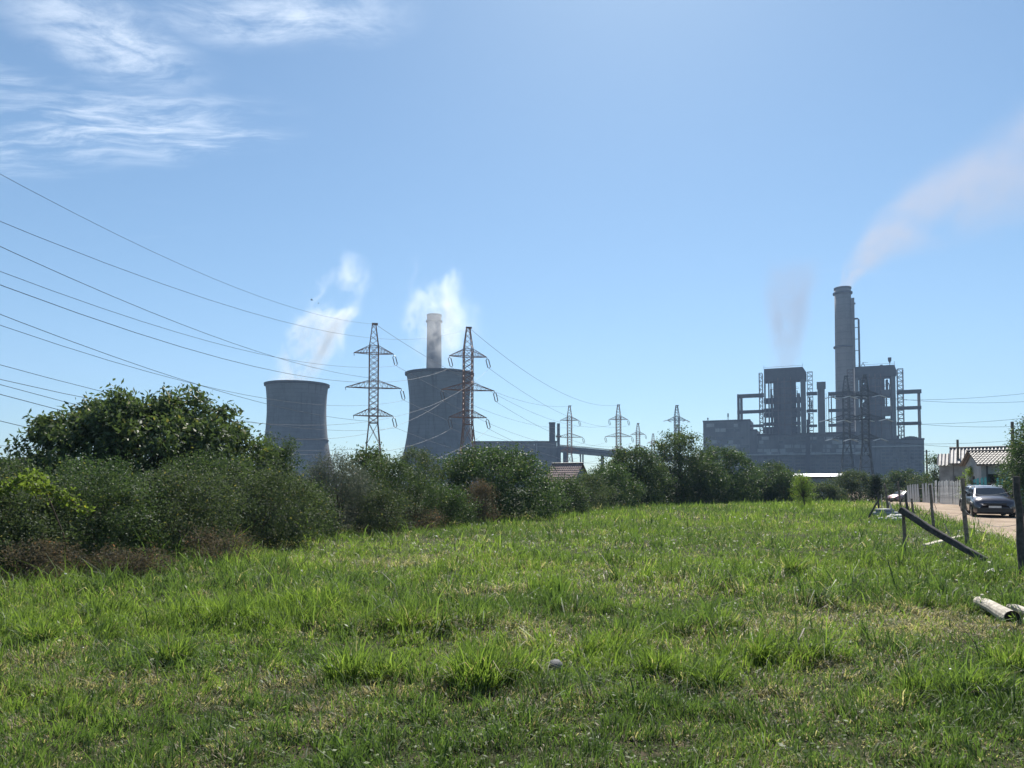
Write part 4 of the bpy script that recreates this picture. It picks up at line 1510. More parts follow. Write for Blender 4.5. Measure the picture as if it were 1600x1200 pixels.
def height_field(x, y):
    tall = np.clip((fbm(x, y, 0.8, 31, 3) - 0.40) * 4.0, 0, 1)
    fine_ = fbm(x, y, 2.2, 41, 2)
    tuss = np.clip((vnoise(x, y, 5.5, 43) * 0.6 + vnoise(x, y, 11.0, 45) * 0.4 - 0.30) * 2.2, 0, 1)      # tussocks a hand wide
    h = 0.030 + 0.105 * tuss * (0.5 + fine_) + np.clip((y - 5.2) / 3.0, 0, 1) * (0.010 + 0.20 * tall * (0.35 + 0.9 * tuss) * (0.4 + fine_))
    h = h + np.clip((y - 14) / 20, 0, 1) * 0.035 * (0.5 + tall)
    for tx, ty, th_, tr_ in TG:
        wx = x + (fbm(x, y, 3.0, 91, 2) - 0.5) * tr_ * 1.6
        wy = y + (fbm(x, y, 3.0, 93, 2) - 0.5) * tr_ * 1.6
        q = (((wx - tx) / 1.5) ** 2 + (wy - ty) ** 2) / (tr_ ** 2)
        h = h + th_ * 0.40 * np.exp(-q * 1.4) * (0.45 + 0.8 * tuss)
    hd = x - hedge_x(y)
    h = h + 0.30 * np.exp(-(np.clip(hd, -3, 30) / 0.55) ** 2) * fine_ * 1.6
    h = h + 0.5 * np.exp(-(((x - 25.0) / 2.2) ** 2 + ((y - 50) / 7) ** 2)) * fine_
    return h


def dry_field(x, y):
    d = 0.04 + np.clip((fbm(x, y, 0.75, 51, 3) - 0.52) * 5.5, 0, 1) * 0.5
    d = d + np.clip((fbm(x, y, 2.6, 57, 2) - 0.54) * 5, 0, 1) * 0.5
    hd = x - hedge_x(y)
    d = d + 0.85 * np.exp(-(np.clip(hd, -3, 30) / 0.8) ** 2)
    d = d + 0.9 * np.exp(-(((x - 24.6) / 2.0) ** 2 + ((y - 50) / 6) ** 2))
    for px, py, rr_ in ((430, 1062, .5), (180, 1075, .5), (850, 1000, .7), (40, 1055, .6), (1070, 1010, .5), (1300, 985, 1.2), (1560, 985, .8), (800, 1095, .5), (520, 1125, .35), (1380, 960, 1.0), (1230, 1100, .6), (1350, 1060, .6), (620, 880, 1.5)):
        gx, gy = ground_at(px, py)
        d = d + 0.8 * np.exp(-((x - gx) ** 2 + ((y - gy) * 1.2) ** 2) / rr_ ** 2)
    return np.clip(d, 0, 0.97)


def sample(y0, y1, dens, rng, margin=2.0):
    area_n = 0
    w0, w1 = 0.74 * y0 + margin, 0.74 * y1 + margin
    n = int((w0 + w1) * (y1 - y0) * dens)
    t = rng.uniform(0, 1, n)
    # depth so that the density stays even on the widening wedge
    y = y0 + (y1 - y0) * ((np.sqrt(w0 ** 2 + t * (w1 ** 2 - w0 ** 2)) - w0) / (w1 - w0))
    x = rng.uniform(-1, 1, n) * (0.74 * y + margin)
    ok = (x > hedge_x(y) - 0.6) & ((x < road_left(y) + 0.15 + rng.normal(0, .25, n)) | (x > road_left(y) + 7.3 + rng.normal(0, .3, n)))
    return x[ok], y[ok]


def blades(x, y, rng, hmul, wd0, seg, lie=0.0, dryf=None, spike=0.0):
    n = len(x)
    H = height_field(x, y)
    h = H * rng.uniform(0.45, 1.25, n) * hmul
    dr = dry_field(x, y) if dryf is None else np.full(n, dryf)
    isdry = (rng.uniform(0, 1, n) < dr * 0.85 + 0.06).astype(float)
    h = h * (1 - 0.30 * isdry)
    lush = np.clip((fbm(x * 0.6, y, 0.42, 61, 3) * 0.7 + vnoise(x, y, 3.2, 63) * 0.3 - 0.43) * 5.0, 0, 1) * rng.uniform(0.3, 1, n)
    lush = lush * (0.5 + 0.5 * np.clip((y - 4.9) / 1.4, 0, 1))
    wd = wd0 * rng.uniform(0.6, 1.4, n) * (0.75 + np.clip(H, 0, .5))
    ang = rng.uniform(0, 2 * math.pi, n)
    # tufts lean together
    lean_dir = fbm(x, y, 2.6, 71, 2) * 6 * math.pi + rng.normal(0, 0.9, n)
    lean = np.clip(rng.gamma(2.2, 0.34, n), 0.05, 1.9) + lie * rng.uniform(0.3, 1.2, n) + isdry * rng.uniform(0.2, 1.4, n)
    z = gz(x, y)
    sx, sy = np.cos(ang) * wd / 2, np.sin(ang) * wd / 2
    lx, ly = np.cos(lean_dir), np.sin(lean_dir)
    base = np.stack([x, y, z - 0.004], 1)
    side = np.stack([sx, sy, np.zeros(n)], 1)

    def pt(t):
        b = lean * t
        up = h * t * np.cos(np.clip(b, 0, 2.05) * 0.74)
        ou = h * t * 1.15 * np.sin(np.clip(b, 0, 2.05) * 0.74)
        return base + np.stack([lx * ou, ly * ou, up], 1)
    if seg == 2:
        m_ = pt(np.full(n, 0.55))
        tip = pt(np.full(n, 1.0))
        V = np.stack([base - side, base + side, m_ + side * 0.85, m_ - side * 0.85, tip], 1).reshape(-1, 3)
        i = np.arange(n)[:, None] * 5
        loops = np.concatenate([i + 0, i + 1, i + 2, i + 3, i + 3, i + 2, i + 4], 1).ravel()
        fn = np.tile([4, 3], n)
        k = 5
    else:
        tip = pt(np.full(n, 1.0))
        V = np.stack([base - side, base + side, tip], 1).reshape(-1, 3)
        loops = np.arange(n * 3)
        fn = np.full(n, 3)
        k = 3
    return V, fn, loops, np.repeat(isdry * rng.uniform(0.7, 1, n), k), np.repeat(lush, k)


rng = np.random.default_rng(21)
bands = [(3.3, 6.0, 3600, 1.0, 0.0080, 2), (6.0, 10.0, 2000, 1.0, 0.0100, 2), (10, 17, 640, 1.05, 0.013, 2), (17, 30, 190, 1.1, 0.024, 1), (30, 55, 62, 1.2, 0.050, 1), (55, 84, 22, 1.35, 0.10, 1)]
acc = []
for y0, y1, dens, hm, wd, seg in bands:
    x, y = sample(y0, y1, dens, rng)
    acc.append(blades(x, y, rng, hm, wd, seg))
# long arching blades lying over the turf
for y0, y1, dens, wd in ((3.3, 7, 330, 0.0095), (7, 14, 130, 0.013), (14, 28, 30, 0.024)):
    x, y = sample(y0, y1, dens, rng)
    keep = rng.uniform(0, 1, len(x)) < np.clip((fbm(x, y, 1.1, 111, 3) - 0.36) * 4, 0.05, 1)
    acc.append(blades(x[keep], y[keep], rng, 1.9, wd, 2, 0.55, 0.06))
# straw lying flat
for y0, y1, dens, wd in ((3.3, 7, 260, 0.0055), (7, 14, 110, 0.010), (14, 30, 20, 0.02)):
    x, y = sample(y0, y1, dens, rng)
    keep = rng.uniform(0, 1, len(x)) < dry_field(x, y) + 0.12
    V = blades(x[keep], y[keep], rng, 1.5, wd, 2, 1.5, 1.0)
    acc.append(V)
# broad weed leaves near the ground
for y0, y1, dens, s in ((3.3, 6.5, 420, 0.030), (6.5, 12, 150, 0.045), (12, 22, 40, 0.08)):
    x, y = sample(y0, y1, dens, rng)
    keep = rng.uniform(0, 1, len(x)) < np.clip((fbm(x, y, 1.4, 101, 2) - 0.42) * 4, 0.04, 1)
    x, y = x[keep], y[keep]
    n = len(x)
    z = gz(x, y) + height_field(x, y) * rng.uniform(0.15, 0.8, n)
    a_ = rng.uniform(0, 2 * math.pi, n)
    el = rng.uniform(-0.2, 0.7, n)
    ax = np.stack([np.cos(a_) * np.cos(el), np.sin(a_) * np.cos(el), np.sin(el)], 1)
    sd_ = np.stack([-np.sin(a_), np.cos(a_), rng.normal(0, .3, n)], 1)
    L = (s * rng.uniform(0.5, 1.5, n))[:, None]
    p0 = np.stack([x, y, z], 1)
    V = np.stack([p0, p0 + ax * L * .5 + sd_ * L * .22, p0 + ax * L, p0 + ax * L * .5 - sd_ * L * .22], 1).reshape(-1, 3)
    acc.append((V, np.full(n, 4), np.arange(4 * n), np.zeros(4 * n), np.repeat(rng.uniform(0, .6, n), 4)))
off = 0
Vs, Fs, Ls, Ds, Us = [], [], [], [], []
for V, fn, lp, d_, u_ in acc:
    Vs.append(V)
    Fs.append(fn)
    Ls.append(lp + off)
    Ds.append(d_)
    Us.append(u_)
    off += len(V)
o = link('grass', fast_mesh('grass', np.concatenate(Vs), np.concatenate(Fs), np.concatenate(Ls), {'dry': np.concatenate(Ds), 'lush': np.concatenate(Us)}), M['grass'])
tag(o, 'patchy green field grass with dry straw between hedge and dirt road', 'grass', kind='stuff')

# big single tufts
for i, (tx, ty, th_, tr_) in enumerate(TG):
    rg = np.random.default_rng(300 + i)
    n = 420 if ty < 9 else 260
    a_ = rg.uniform(0, 2 * math.pi, n)
    r_ = np.sqrt(rg.uniform(0, 1, n)) * tr_ * 0.55
    x, y = np.cos(a_) * r_, np.sin(a_) * r_
    h = th_ * 0.92 * rg.uniform(0.4, 1.15, n) * (1.1 - 0.5 * r_ / tr_)
    wd = rg.uniform(0.006, 0.012, n) * (1 if ty < 9 else 1.6)
    ld = a_ + rg.normal(0, 0.9, n)
    le = np.clip(rg.normal(0.38, 0.25, n) + r_ / tr_ * 0.45, 0.02, 1.5)
    base = np.stack([x, y, np.full(n, -0.01)], 1)
    an = rg.uniform(0, 2 * math.pi, n)
    side = np.stack([np.cos(an) * wd / 2, np.sin(an) * wd / 2, np.zeros(n)], 1)
    pts = []
    p = base.copy()
    for s in range(3):
        ang = le * (0.35 + 0.75 * s)
        p = p + np.stack([np.cos(ld) * np.sin(ang), np.sin(ld) * np.sin(ang), np.cos(ang)], 1) * (h / 3)[:, None]
        pts.append(p)
    V = np.stack([base - side, base + side, pts[0] + side, pts[0] - side, pts[1] + side * .8, pts[1] - side * .8, pts[2]], 1).reshape(-1, 3)
    V[:, 2] = np.maximum(V[:, 2], -0.01)
    k = np.arange(n)[:, None] * 7
    lp = np.concatenate([k, k + 1, k + 2, k + 3, k + 3, k + 2, k + 4, k + 5, k + 5, k + 4, k + 6], 1).ravel()
    dr = np.repeat((rg.uniform(0, 1, n) < 0.05) * 0.9, 7)
    lu = np.repeat(rg.uniform(0.2, 0.9, n), 7)
    o = link('grass_tuft', fast_mesh('grass_tuft', V, np.tile([4, 4, 3], n), lp, {'dry': dr, 'lush': lu}), M['grass'])
    o.location = (tx, ty, gzf(tx, ty))
    lb = 'tall upright tuft of broad green grass standing above the turf'
    if i in (3, 4):
        lb = 'tall dark-footed grass tuft just left of the rounded stone'
    elif i in (1, 2):
        lb = 'tall dark-footed grass tuft beside a straw-covered patch'
    elif i in (10, 11, 12):
        lb = 'spreading grass tuft in front of the pale log'
    elif i == 16:
        lb = 'thin very tall grass tuft out in the open middle of the field'
    tag(o, lb, 'grass tuft', 'tall grass tufts in the field')

# white flower heads scattered through the grass
rng = np.random.default_rng(99)
VV, nq = [], 0
for y0, y1, dens, s in ((5, 10, 0.7, 0.009), (10, 20, 0.5, 0.018), (20, 45, 0.2, 0.036), (45, 70, 0.04, 0.06)):
    x, y = sample(y0, y1, dens, rng, 0.5)
    keep = rng.uniform(0, 1, len(x)) < np.clip(fbm(x, y, 0.4, 81, 2) * 2.2 - 0.55, 0.1, 1)
    x, y = x[keep], y[keep]
    z = gz(x, y) + height_field(x, y) * rng.uniform(0.6, 1.1, len(x))
    for k in range(3):
        a_ = rng.uniform(0, math.pi, len(x))
        t_ = rng.uniform(-0.6, 0.6, len(x))
        ux = np.stack([np.cos(a_), np.sin(a_), t_], 1) * s
        uy = np.stack([-np.sin(a_), np.cos(a_), rng.uniform(-.6, .6, len(x))], 1) * s
        c = np.stack([x, y, z], 1)
        VV.append(np.stack([c - ux, c - uy, c + ux, c + uy], 1).reshape(-1, 3))
V = np.concatenate(VV)
o = link('wildflowers', fast_mesh('wildflowers', V, np.full(len(V) // 4, 4), np.arange(len(V))), M['petal'])
tag(o, 'tiny white flower heads scattered through the field grass', 'flowers', kind='stuff')

# ------------------------------------------------------------------ cars
def make_car(paint, label, loc, rz, rails=True, k=1.0, rear_lights=True):
    root = empty('parked_car', loc, rz)
    st = [(-2.17, .60, .36, .60, .02), (-2.10, .78, .26, .74, .03), (-1.95, .865, .20, .86, .04), (-1.62, .895, .19, .945, .05), (-0.95, .905, .19, 1.02, .045),
          (-0.2, .91, .19, 1.01, .02), (0.8, .91, .19, 1.02, .02), (1.5, .90, .20, 1.04, .02), (1.98, .865, .24, 1.03, .02), (2.13, .80, .32, .96, .02), (2.19, .66, .42, .80, .01)]
    vs, fs = [], []
    for y, wd, zb, zs, cr in st:
        half = [(wd * .86, zb), (wd * .98, zb + .10), (wd, zb + (zs - zb) * .45), (wd * .985, zs - .13), (wd * .93, zs - .03), (wd * .55, zs + cr), (0, zs + cr * 1.3)]
        ring = half + [(-a_, b_) for a_, b_ in half[-2::-1]]
        vs += [(x, y, z) for x, z in ring]
    n = 13
    for i in range(len(st) - 1):
        for j in range(n):
            fs.append((i * n + j, i * n + (j + 1) % n, (i + 1) * n + (j + 1) % n, (i + 1) * n + j))
    fs += [tuple(range(n)), tuple(range((len(st) - 1) * n, len(st) * n))[::-1]]
    body = MB().add(vs, fs).build('body', paint, root, True)
    # greenhouse: pillars and roof
    g_ = [(-1.02, .80, 1.0), (-0.30, .655, 1.43), (0.25, .665, 1.50), (1.15, .655, 1.485), (1.62, .62, 1.40), (2.02, .76, 1.0)]
    vs, fs = [], []
    for y, wd, z in g_:
        yb = y
        vs += [(-.83 if 0 < g_.index((y, wd, z)) < 5 else -wd, yb, .99), (-wd, y, z - .035 if z > 1.1 else z), (-wd * .86, y, z), (wd * .86, y, z), (wd, y, z - .035 if z > 1.1 else z), (.83 if 0 < g_.index((y, wd, z)) < 5 else wd, yb, .99)]
    for i in range(5):
        for j in range(5):
            fs.append((i * 6 + j, (i + 1) * 6 + j, (i + 1) * 6 + j + 1, i * 6 + j + 1))
    MB().add(vs, fs).build('cabin', paint, root, True)
    e = 0.012
    MB().add([(-.70, -1.0 - e, 1.055), (.70, -1.0 - e, 1.055), (.575, -.34 - e, 1.425), (-.575, -.34 - e, 1.425), (0, -1.045 - e, 1.06), (0, -.37 - e, 1.44)],
             [(0, 4, 5, 3), (4, 1, 2, 5)]).build('windscreen', M['car_glass'], root, True)
    MB().add([(-.60, 1.98, 1.08), (.60, 1.98, 1.08), (.53, 1.66 + .03, 1.375), (-.53, 1.66 + .03, 1.375)], [(1, 0, 3, 2)]).build('rear_window', M['car_glass'], root)
    for s in (-1, 1):
        for ya, yb, yc, yd in ((-.78, -.24, .30, .30), (.36, .36, 1.10, 1.20), (1.27, 1.20, 1.45, 1.72)):
            def sx(y, z):
                return s * (.83 + (.66 - .83) * (z - .99) / .49 + e)
            z0, z1 = 1.05, 1.40 if yc < 1.3 else 1.36
            MB().add([(sx(ya, z0), ya, z0), (sx(yd, z0), yd, z0), (sx(yc, z1), yc, z1), (sx(yb, z1), yb, z1)], [(0, 1, 2, 3)]).build('side_window', M['car_glass'], root)
        MB().box(s * .885, s * 1.03, -.86, -.74, 1.02, 1.15).box(s * .82, s * .9, -.83, -.77, 1.03, 1.07).build('wing_mirror', M['black_plastic'] if s > 0 else M['black_plastic'], root)
        MB().add([(s * .50, -2.075, .70), (s * .83, -1.99, .74), (s * .86, -1.85, .84), (s * .56, -2.02, .78), (s * .50, -2.02, .66), (s * .80, -1.94, .70), (s * .83, -1.80, .82), (s * .56, -1.95, .76)],
                 [(0, 1, 2, 3), (7, 6, 5, 4), (0, 4, 5, 1), (1, 5, 6, 2), (2, 6, 7, 3), (3, 7, 4, 0)]).build('headlight', M['lamp_glass'], root)
        MB().box(s * .60, s * .84, 2.06, 2.17, .78, .96).build('tail_light', M['red_lamp'], root)
        MB().lathe([(0.01, -.02), (.075, -.02), (.075, .03), (.01, .03)], 12).build('fog_light', M['lamp_glass'], root).matrix_local = Matrix.Translation((s * .62, -2.13, .42)) @ Matrix.Rotation(math.pi / 2, 4, 'X')
        if rails:
            MB().tube([(s * .60, -.05, 1.475), (s * .60, .05, 1.545), (s * .60, 1.15, 1.54), (s * .59, 1.3, 1.46)], .018, 6).build('roof_rail', M['alloy'], root)
        for y in (-1.32, 1.36):
            wh = empty('wheel', (s * .80, y, .325))
            wh.parent = root
            wh.rotation_euler = (0, math.pi / 2, 0)
            MB().lathe([(.20, -.10), (.30, -.11), (.325, -.08), (.325, .08), (.30, .11), (.20, .10)], 26, closed=True).build('tyre', M['rubber'], wh, True)
            rim = MB().lathe([(.205, -.085), (.19, -.05), (.05, -.03), (.05, .03), (.19, .05), (.205, .085)], 26, closed=True)
            for q in range(5):
                a_ = 2 * math.pi * q / 5
                for zz_ in (-.105, .105):
                    rim.beam((0.0, 0.0, zz_), (.2 * math.cos(a_), .2 * math.sin(a_), zz_), .06, .02)
            rim.build('rim', M['alloy'], wh)
            arch = MB()
            pts = [(s * .912, y + .41 * math.cos(t), .325 + .41 * math.sin(t)) for t in np.linspace(-0.15, math.pi + .15, 13)]
            arch.tube(pts, .035, 5)
            arch.build('wheel_arch', M['black_plastic'], root)
    MB().box(-.48, .48, -2.165, -2.07, .56, .70).build('grille', M['black_plastic'], root)
    MB().box(-.74, .74, -2.19, -2.05, .26, .46).build('bumper_intake', M['black_plastic'], root)
    MB().box(-.26, .26, -2.205, -2.192, .475, .575).build('number_plate', M['plate'], root)
    MB().box(-.26, .26, 2.192, 2.205, .60, .70).build('number_plate', M['plate'], root)
    MB().box(-.74, .74, -1.9, 1.9, .17, .26).build('underbody', M['black_plastic'], root)
    root.scale = (k, k, k)
    tag(root, label, 'car')
    return root


cx, cy = 23.65, 36.6
make_car(M['paint_dark'], 'dark grey estate car facing the field on the dirt road', (cx, cy, gzf(cx, cy) + .035), R_(-26), k=0.97)
cx, cy = 26.6, 41.6
make_car(M['paint_silver'], 'silver estate car with roof rails parked right behind the dark car', (cx, cy, gzf(cx, cy) + .035), R_(-24), k=1.02)
cx, cy = 44.6, 84
make_car(M['paint_red'], 'small pale red car parked far up the dirt road', (cx, cy, gzf(cx, cy) + .035), R_(-62), False, 0.93)


# ------------------------------------------------------------------ houses, sheds
def ribbed(root, name, mt, x0, x1, top, bot, period, amp, rows=1, step=0.0):
    """ribbed sheet from ridge (y,z) to eave (y,z); ribs run down the slope, optional tile courses"""
    n = int((x1 - x0) / period * 6) + 1
    xs_ = np.linspace(x0, x1, n)
    nrm = Vector((0, bot[1] - top[1], -(bot[0] - top[0]))).normalized()
    if nrm.z < 0:
        nrm = -nrm
    V, Fc = [], []
    m_ = rows * 2
    for j in range(m_):
        r0 = j // 2
        t = (r0 + (j % 2)) / rows
        lift = step * (1.0 if j % 2 else 0.0)
        for x in xs_:
            o_ = amp * math.cos(2 * math.pi * (x - x0) / period) + lift
            y = top[0] + (bot[0] - top[0]) * t
            z = top[1] + (bot[1] - top[1]) * t
            V.append((x, y + nrm.y * o_, z + nrm.z * o_))
    for j in range(m_ - 1):
        for i in range(n - 1):
            a_ = j * n + i
            Fc.append((a_, a_ + n, a_ + n + 1, a_ + 1))
    return MB().add(V, Fc).build(name, mt, root)


def house(name, label, pc, R, x0, x1, ridge_py, eave_py, half, roofm, wallm, yaw=0.0, period=0.2, amp=0.03, rows=1, step=0.0, overhang=0.35, cat='house'):
    zg = gzf(*Facing(pc, R, 0).loc[:2])
    fc = Facing(pc, R, zg)
    root = fc.root(name)
    root.rotation_euler[2] += yaw
    a_, zr = fc.p(x0, ridge_py)
    b_, _ = fc.p(x1, ridge_py)
    _, ze = fc.p(x0, eave_py)
    ridge_y = half
    # walls with gables
    wx0, wx1 = a_ + overhang, b_ - overhang
    oh = overhang
    slope = (zr - ze) / (half + oh)
    zw = ze + oh * slope - 0.06
    vs = []
    for x in (wx0, wx1):
        vs += [(x, 0.0, 0), (x, 2 * half, 0), (x, 2 * half, zw), (x, half, zr - 0.07), (x, 0.0, zw)]
    MB().add(vs, [(0, 4, 3, 2, 1), (5, 6, 7, 8, 9), (0, 5, 9, 4), (1, 2, 7, 6)]).build('wall', wallm, root)
    ribbed(root, 'roof', roofm, a_, b_, (half, zr), (-oh, ze), period, amp, rows, step)
    ribbed(root, 'roof', roofm, a_, b_, (half, zr), (2 * half + oh, ze), period, amp, 1, 0)
    MB().beam((a_ - .02, half, zr + 0.04), (b_ + .02, half, zr + 0.04), 0.2, 0.14, 6).build('ridge_cap', M['roof_tile'], root)
    MB().beam((a_, -oh - 0.02, ze - 0.05), (b_, -oh - 0.02, ze - 0.05), 0.06, 0.14).build('fascia', M['old_wood'], root)
    tag(root, label, cat)
    return root, fc, (wx0, wx1, zw)


h1, fc1, d1 = house('tiled_house', 'longer house with ribbed roof behind the white picket fence', 1530, 72, 1482, 1650, 698.5, 724.5, 2.6, M['roof_sheet'], M['grey_wall'], 0.0, 0.26, 0.045)
xa, zr = fc1.p(1463.5, 708)
xb, ze = fc1.p(1483, 727)
ribbed(h1, 'porch_roof', M['roof_sheet'], xa, xb - .02, (1.9, zr), (-0.2, ze), 0.26, 0.045)
MB().box(xa + .15, xb + .3, 0.1, 3.6, 0, ze).build('porch_wall', M['grey_wall'], h1)
for px in (1500, 1512):
    x, z = fc1.p(px, 736)
    MB().box(x - .4, x + .4, -0.03, .05, 1.0, 2.2).build('window', M['car_glass'], h1)
h2, fc2, d2 = house('white_house', 'white walled house with brown pantile roof behind the teal fence', 1570, 60, 1522, 1655, 703.5, 726, 2.4, M['roof_tile'], M['render_wall'], R_(13), 0.21, 0.035, 7, 0.05)
x, z = fc2.p(1541, 735)
MB().beam((x, -.09, 0.1), (x, -.09, z + .3), .10, n=8).build('downpipe', M['galv'], h2)
for px in (1556, 1588):
    x, z = fc2.p(px, 740)
    w_ = MB().box(x - .5, x + .5, -.03, .05, 1.05, 2.3).build('window', M['car_glass'], h2)
    MB().box(x - .58, x + .58, -.07, -.031, .97, 1.05).build('sill', M['picket'], w_)
h3, fc3, d3 = house('pink_roofed_house', 'small house with faded pink tiled roof and dark gable behind the hedge', 872, 76, 846, 900, 723.5, 756, 2.3, M['roof_pink'], M['grey_wall'], R_(-24), 0.22, 0.02, 9, 0.035, 0.3)
h4, fc4, d4 = house('dark_roofed_house', 'dark roofed cottage half hidden behind the hedge left of the walnut tree', 10, 42, -90, 62, 717, 742, 2.2, M['roof_dark'], M['grey_wall'], R_(-10), 0.25, 0.03)
x, z = fc4.p(21, 716)
MB().box(x - .16, x + .16, 2.0, 2.4, z - .6, z + .12).build('roof_vent', M['roof_dark'], h4)

fs_ = Facing(1280, 98, -0.5)
sh = fs_.root('bright_roofed_shed')
tag(sh, 'long low shed with a bright white metal roof in front of the hall', 'shed')
xa, zf = fs_.p(1236.5, 744.6)
xb, _ = fs_.p(1322, 744.6)
_, zbk = fs_.p(1236.5, 740.2, 3)
vs = [(xa, -.3, zf), (xb, -.3, zf), (xb, 3.2, zbk), (xa, 3.2, zbk)]
MB().add(vs + [(p[0], p[1], p[2] - .06) for p in vs], [(0, 1, 2, 3), (7, 6, 5, 4), (0, 4, 5, 1), (1, 5, 6, 2), (2, 6, 7, 3), (3, 7, 4, 0)]).build('roof', M['roof_metal'], sh)
MB().beam((xa, -.34, zf - .1), (xb, -.34, zf - .1), .07, .16).build('gutter', M['steel_rust'], sh)
MB().box(xa + .2, xb - .2, 0, 3, 0, zf - .1).build('wall', M['sheet'], sh)
for i in range(5):
    x = xa + 1.0 + i * (xb - xa - 2) / 5
    MB().box(x, x + .8, -.04, .03, 1.3, 2.0).build('window', M['glass_far'], sh)

# ------------------------------------------------------------------ fences along the road
def gpos(px, d):
    x = at(px, 760, d).x
    return Vector((x, d, gzf(x, d)))


def run_fence(name, label, A, B, hgt, board, gap, mt, postm, jitter=0.05, seed=0, cat='fence', piece='picket', every=2.2):
    rg = random.Random(seed)
    A, B = Vector(A), Vector(B)
    d = B - A
    L = Vector((d.x, d.y, 0)).length
    root = empty(name, A, math.atan2(d.y, d.x))
    mb = MB().box(-board / 2, board / 2, -.012, .012, 0, 1)
    mb.v[4:8] = [(-board * .5, -.012, .96), (board * .1, -.012, 1.0), (board * .1, .012, 1.0), (-board * .5, .012, .96)]
    me = mb.build(piece, mt, me_only=True)
    n = int(L / (board + gap))
    dz = B.z - A.z
    for i in range(n):
        if rg.random() < 0.04:
            continue
        o_ = link(piece, me, None, root)
        t = (i + .5) / n
        o_.location = (t * L, -.035 + rg.uniform(-.006, .006), t * dz + .03)
        o_.scale = (1, 1, hgt * rg.uniform(1 - jitter, 1 + jitter))
        o_.rotation_euler = (rg.uniform(-.02, .02), rg.uniform(-.035, .035), 0)
    for z in (0.4, hgt - 0.4):
        MB().beam((0, 0, z), (L, 0, z + dz), .045, .08).build('rail', postm, root)
    k = max(1, int(L / every))
    for i in range(k + 1):
        x = L * i / k
        MB().box(x - .05, x + .05, .03, .13, -.1 + dz * i / k, hgt + .08 + dz * i / k).build('post', postm, root)
    tag(root, label, cat)
    return root


run_fence('picket_fence', 'weathered white picket fence beyond the dirt road', gpos(1461, 61), gpos(1506, 55), 1.85, .11, .05, M['picket'], M['dark_wood'], seed=1)
run_fence('board_fence', 'teal painted board fence behind the parked cars', gpos(1520, 50), gpos(1600, 46), 2.05, .30, .03, M['teal'], M['dark_wood'], 0.07, 2, piece='board')
run_fence('sheet_fence', 'grey sheet fence between the far red car and the white pickets', gpos(1418, 72), gpos(1460, 62), 1.75, 1.0, .02, M['sheet'], M['old_wood'], 0.03, 3, piece='sheet', every=1.9)


def post(name, label, top, bot, wd, mt, cat='post', d=None, lean_y=0.0, group=None):
    x, y = ground_at(*bot)
    if d:
        x, y = at(bot[0], 757, d).x, d
    B = Vector((x, y, gzf(x, y)))
    Tp = at(top[0], top[1], y + lean_y)
    rg = random.Random(int(top[0] * 7 + top[1]))
    L = Tp - B
    pts, rs_ = [], []
    for i in range(7):
        t = i / 6
        j = Vector((rg.uniform(-1, 1), rg.uniform(-1, 1), 0)) * wd * (0.10 if 0 < i < 6 else 0)
        pts.append(L * t + j - (Vector((0, 0, .12)) if i == 0 else Vector()))
        rs_.append(wd / 2 * (1.08 - .22 * t) * rg.uniform(.94, 1.06))
    o_ = MB().tube(pts, rs_, 8).build(name, mt, None, False)
    o_.location = B
    tag(o_, label, cat, group)
    return o_


FP_ = []
FP_.append(post('fence_post', 'thick dark leaning fence post near the pale log', (1588, 744), (1600, 902), .125, M['dark_wood']))
FP_.append(post('fence_post', 'tall grey fence post standing behind the lower end of the fallen beam', (1504, 747), (1511, 853), .11, M['old_wood']))
FP_.append(post('fence_post', 'grey fence post rising behind the middle of the fallen beam', (1453, 757), (1459, 829), .10, M['old_wood']))
FP_.append(post('fence_post', 'short brown fence post just right of the fallen beam top', (1424.5, 779), (1428, 811), .11, M['old_wood']))
FP_.append(post('fence_post', 'dark fence post with a pale slat leaning on it at the fallen beam top', (1415, 771), (1418, 804), .14, M['dark_wood']))
FP_.append(post('pale_slat', 'thin pale slat leaning on the dark fence post', (1412.5, 761), (1419, 800), .05, M['pale_wood'], 'slat'))
FP_.append(post('fence_post', 'slim grey post in front of the far red car', (1403, 752), (1408, 797), .12, M['old_wood']))
FP_.append(post('stake', 'pale forked stake at the left of the debris heap', (1382, 756), (1389, 803), .13, M['old_wood'], 'stake'))
FP_.append(post('stake', 'pale stake leaning against the forked stake on the debris heap', (1389, 784), (1397, 806), .09, M['pale_wood'], 'stake'))
FP_.append(post('stake', 'dark stake propped aslant left of the debris heap', (1376, 775), (1356, 809), .09, M['dark_wood'], 'stake'))
FP_.append(post('stake', 'upright dark stake inside the dry grass by the evergreen', (1372, 770), (1373, 803), .10, M['dark_wood'], 'stake'))
FP_.append(post('stake', 'thin white twig standing behind the dark stake', (1377, 772), (1379, 804), .05, M['pale_wood'], 'stake'))
FP_.append(post('stick', 'thin pale stick slanting beside the tall grey post', (1475, 818), (1489, 843), .035, M['pale_wood'], 'stick'))
FP_.append(post('stick', 'thin pale stick slanting beside the middle fence post', (1455, 777), (1464, 797), .04, M['pale_wood'], 'stick'))

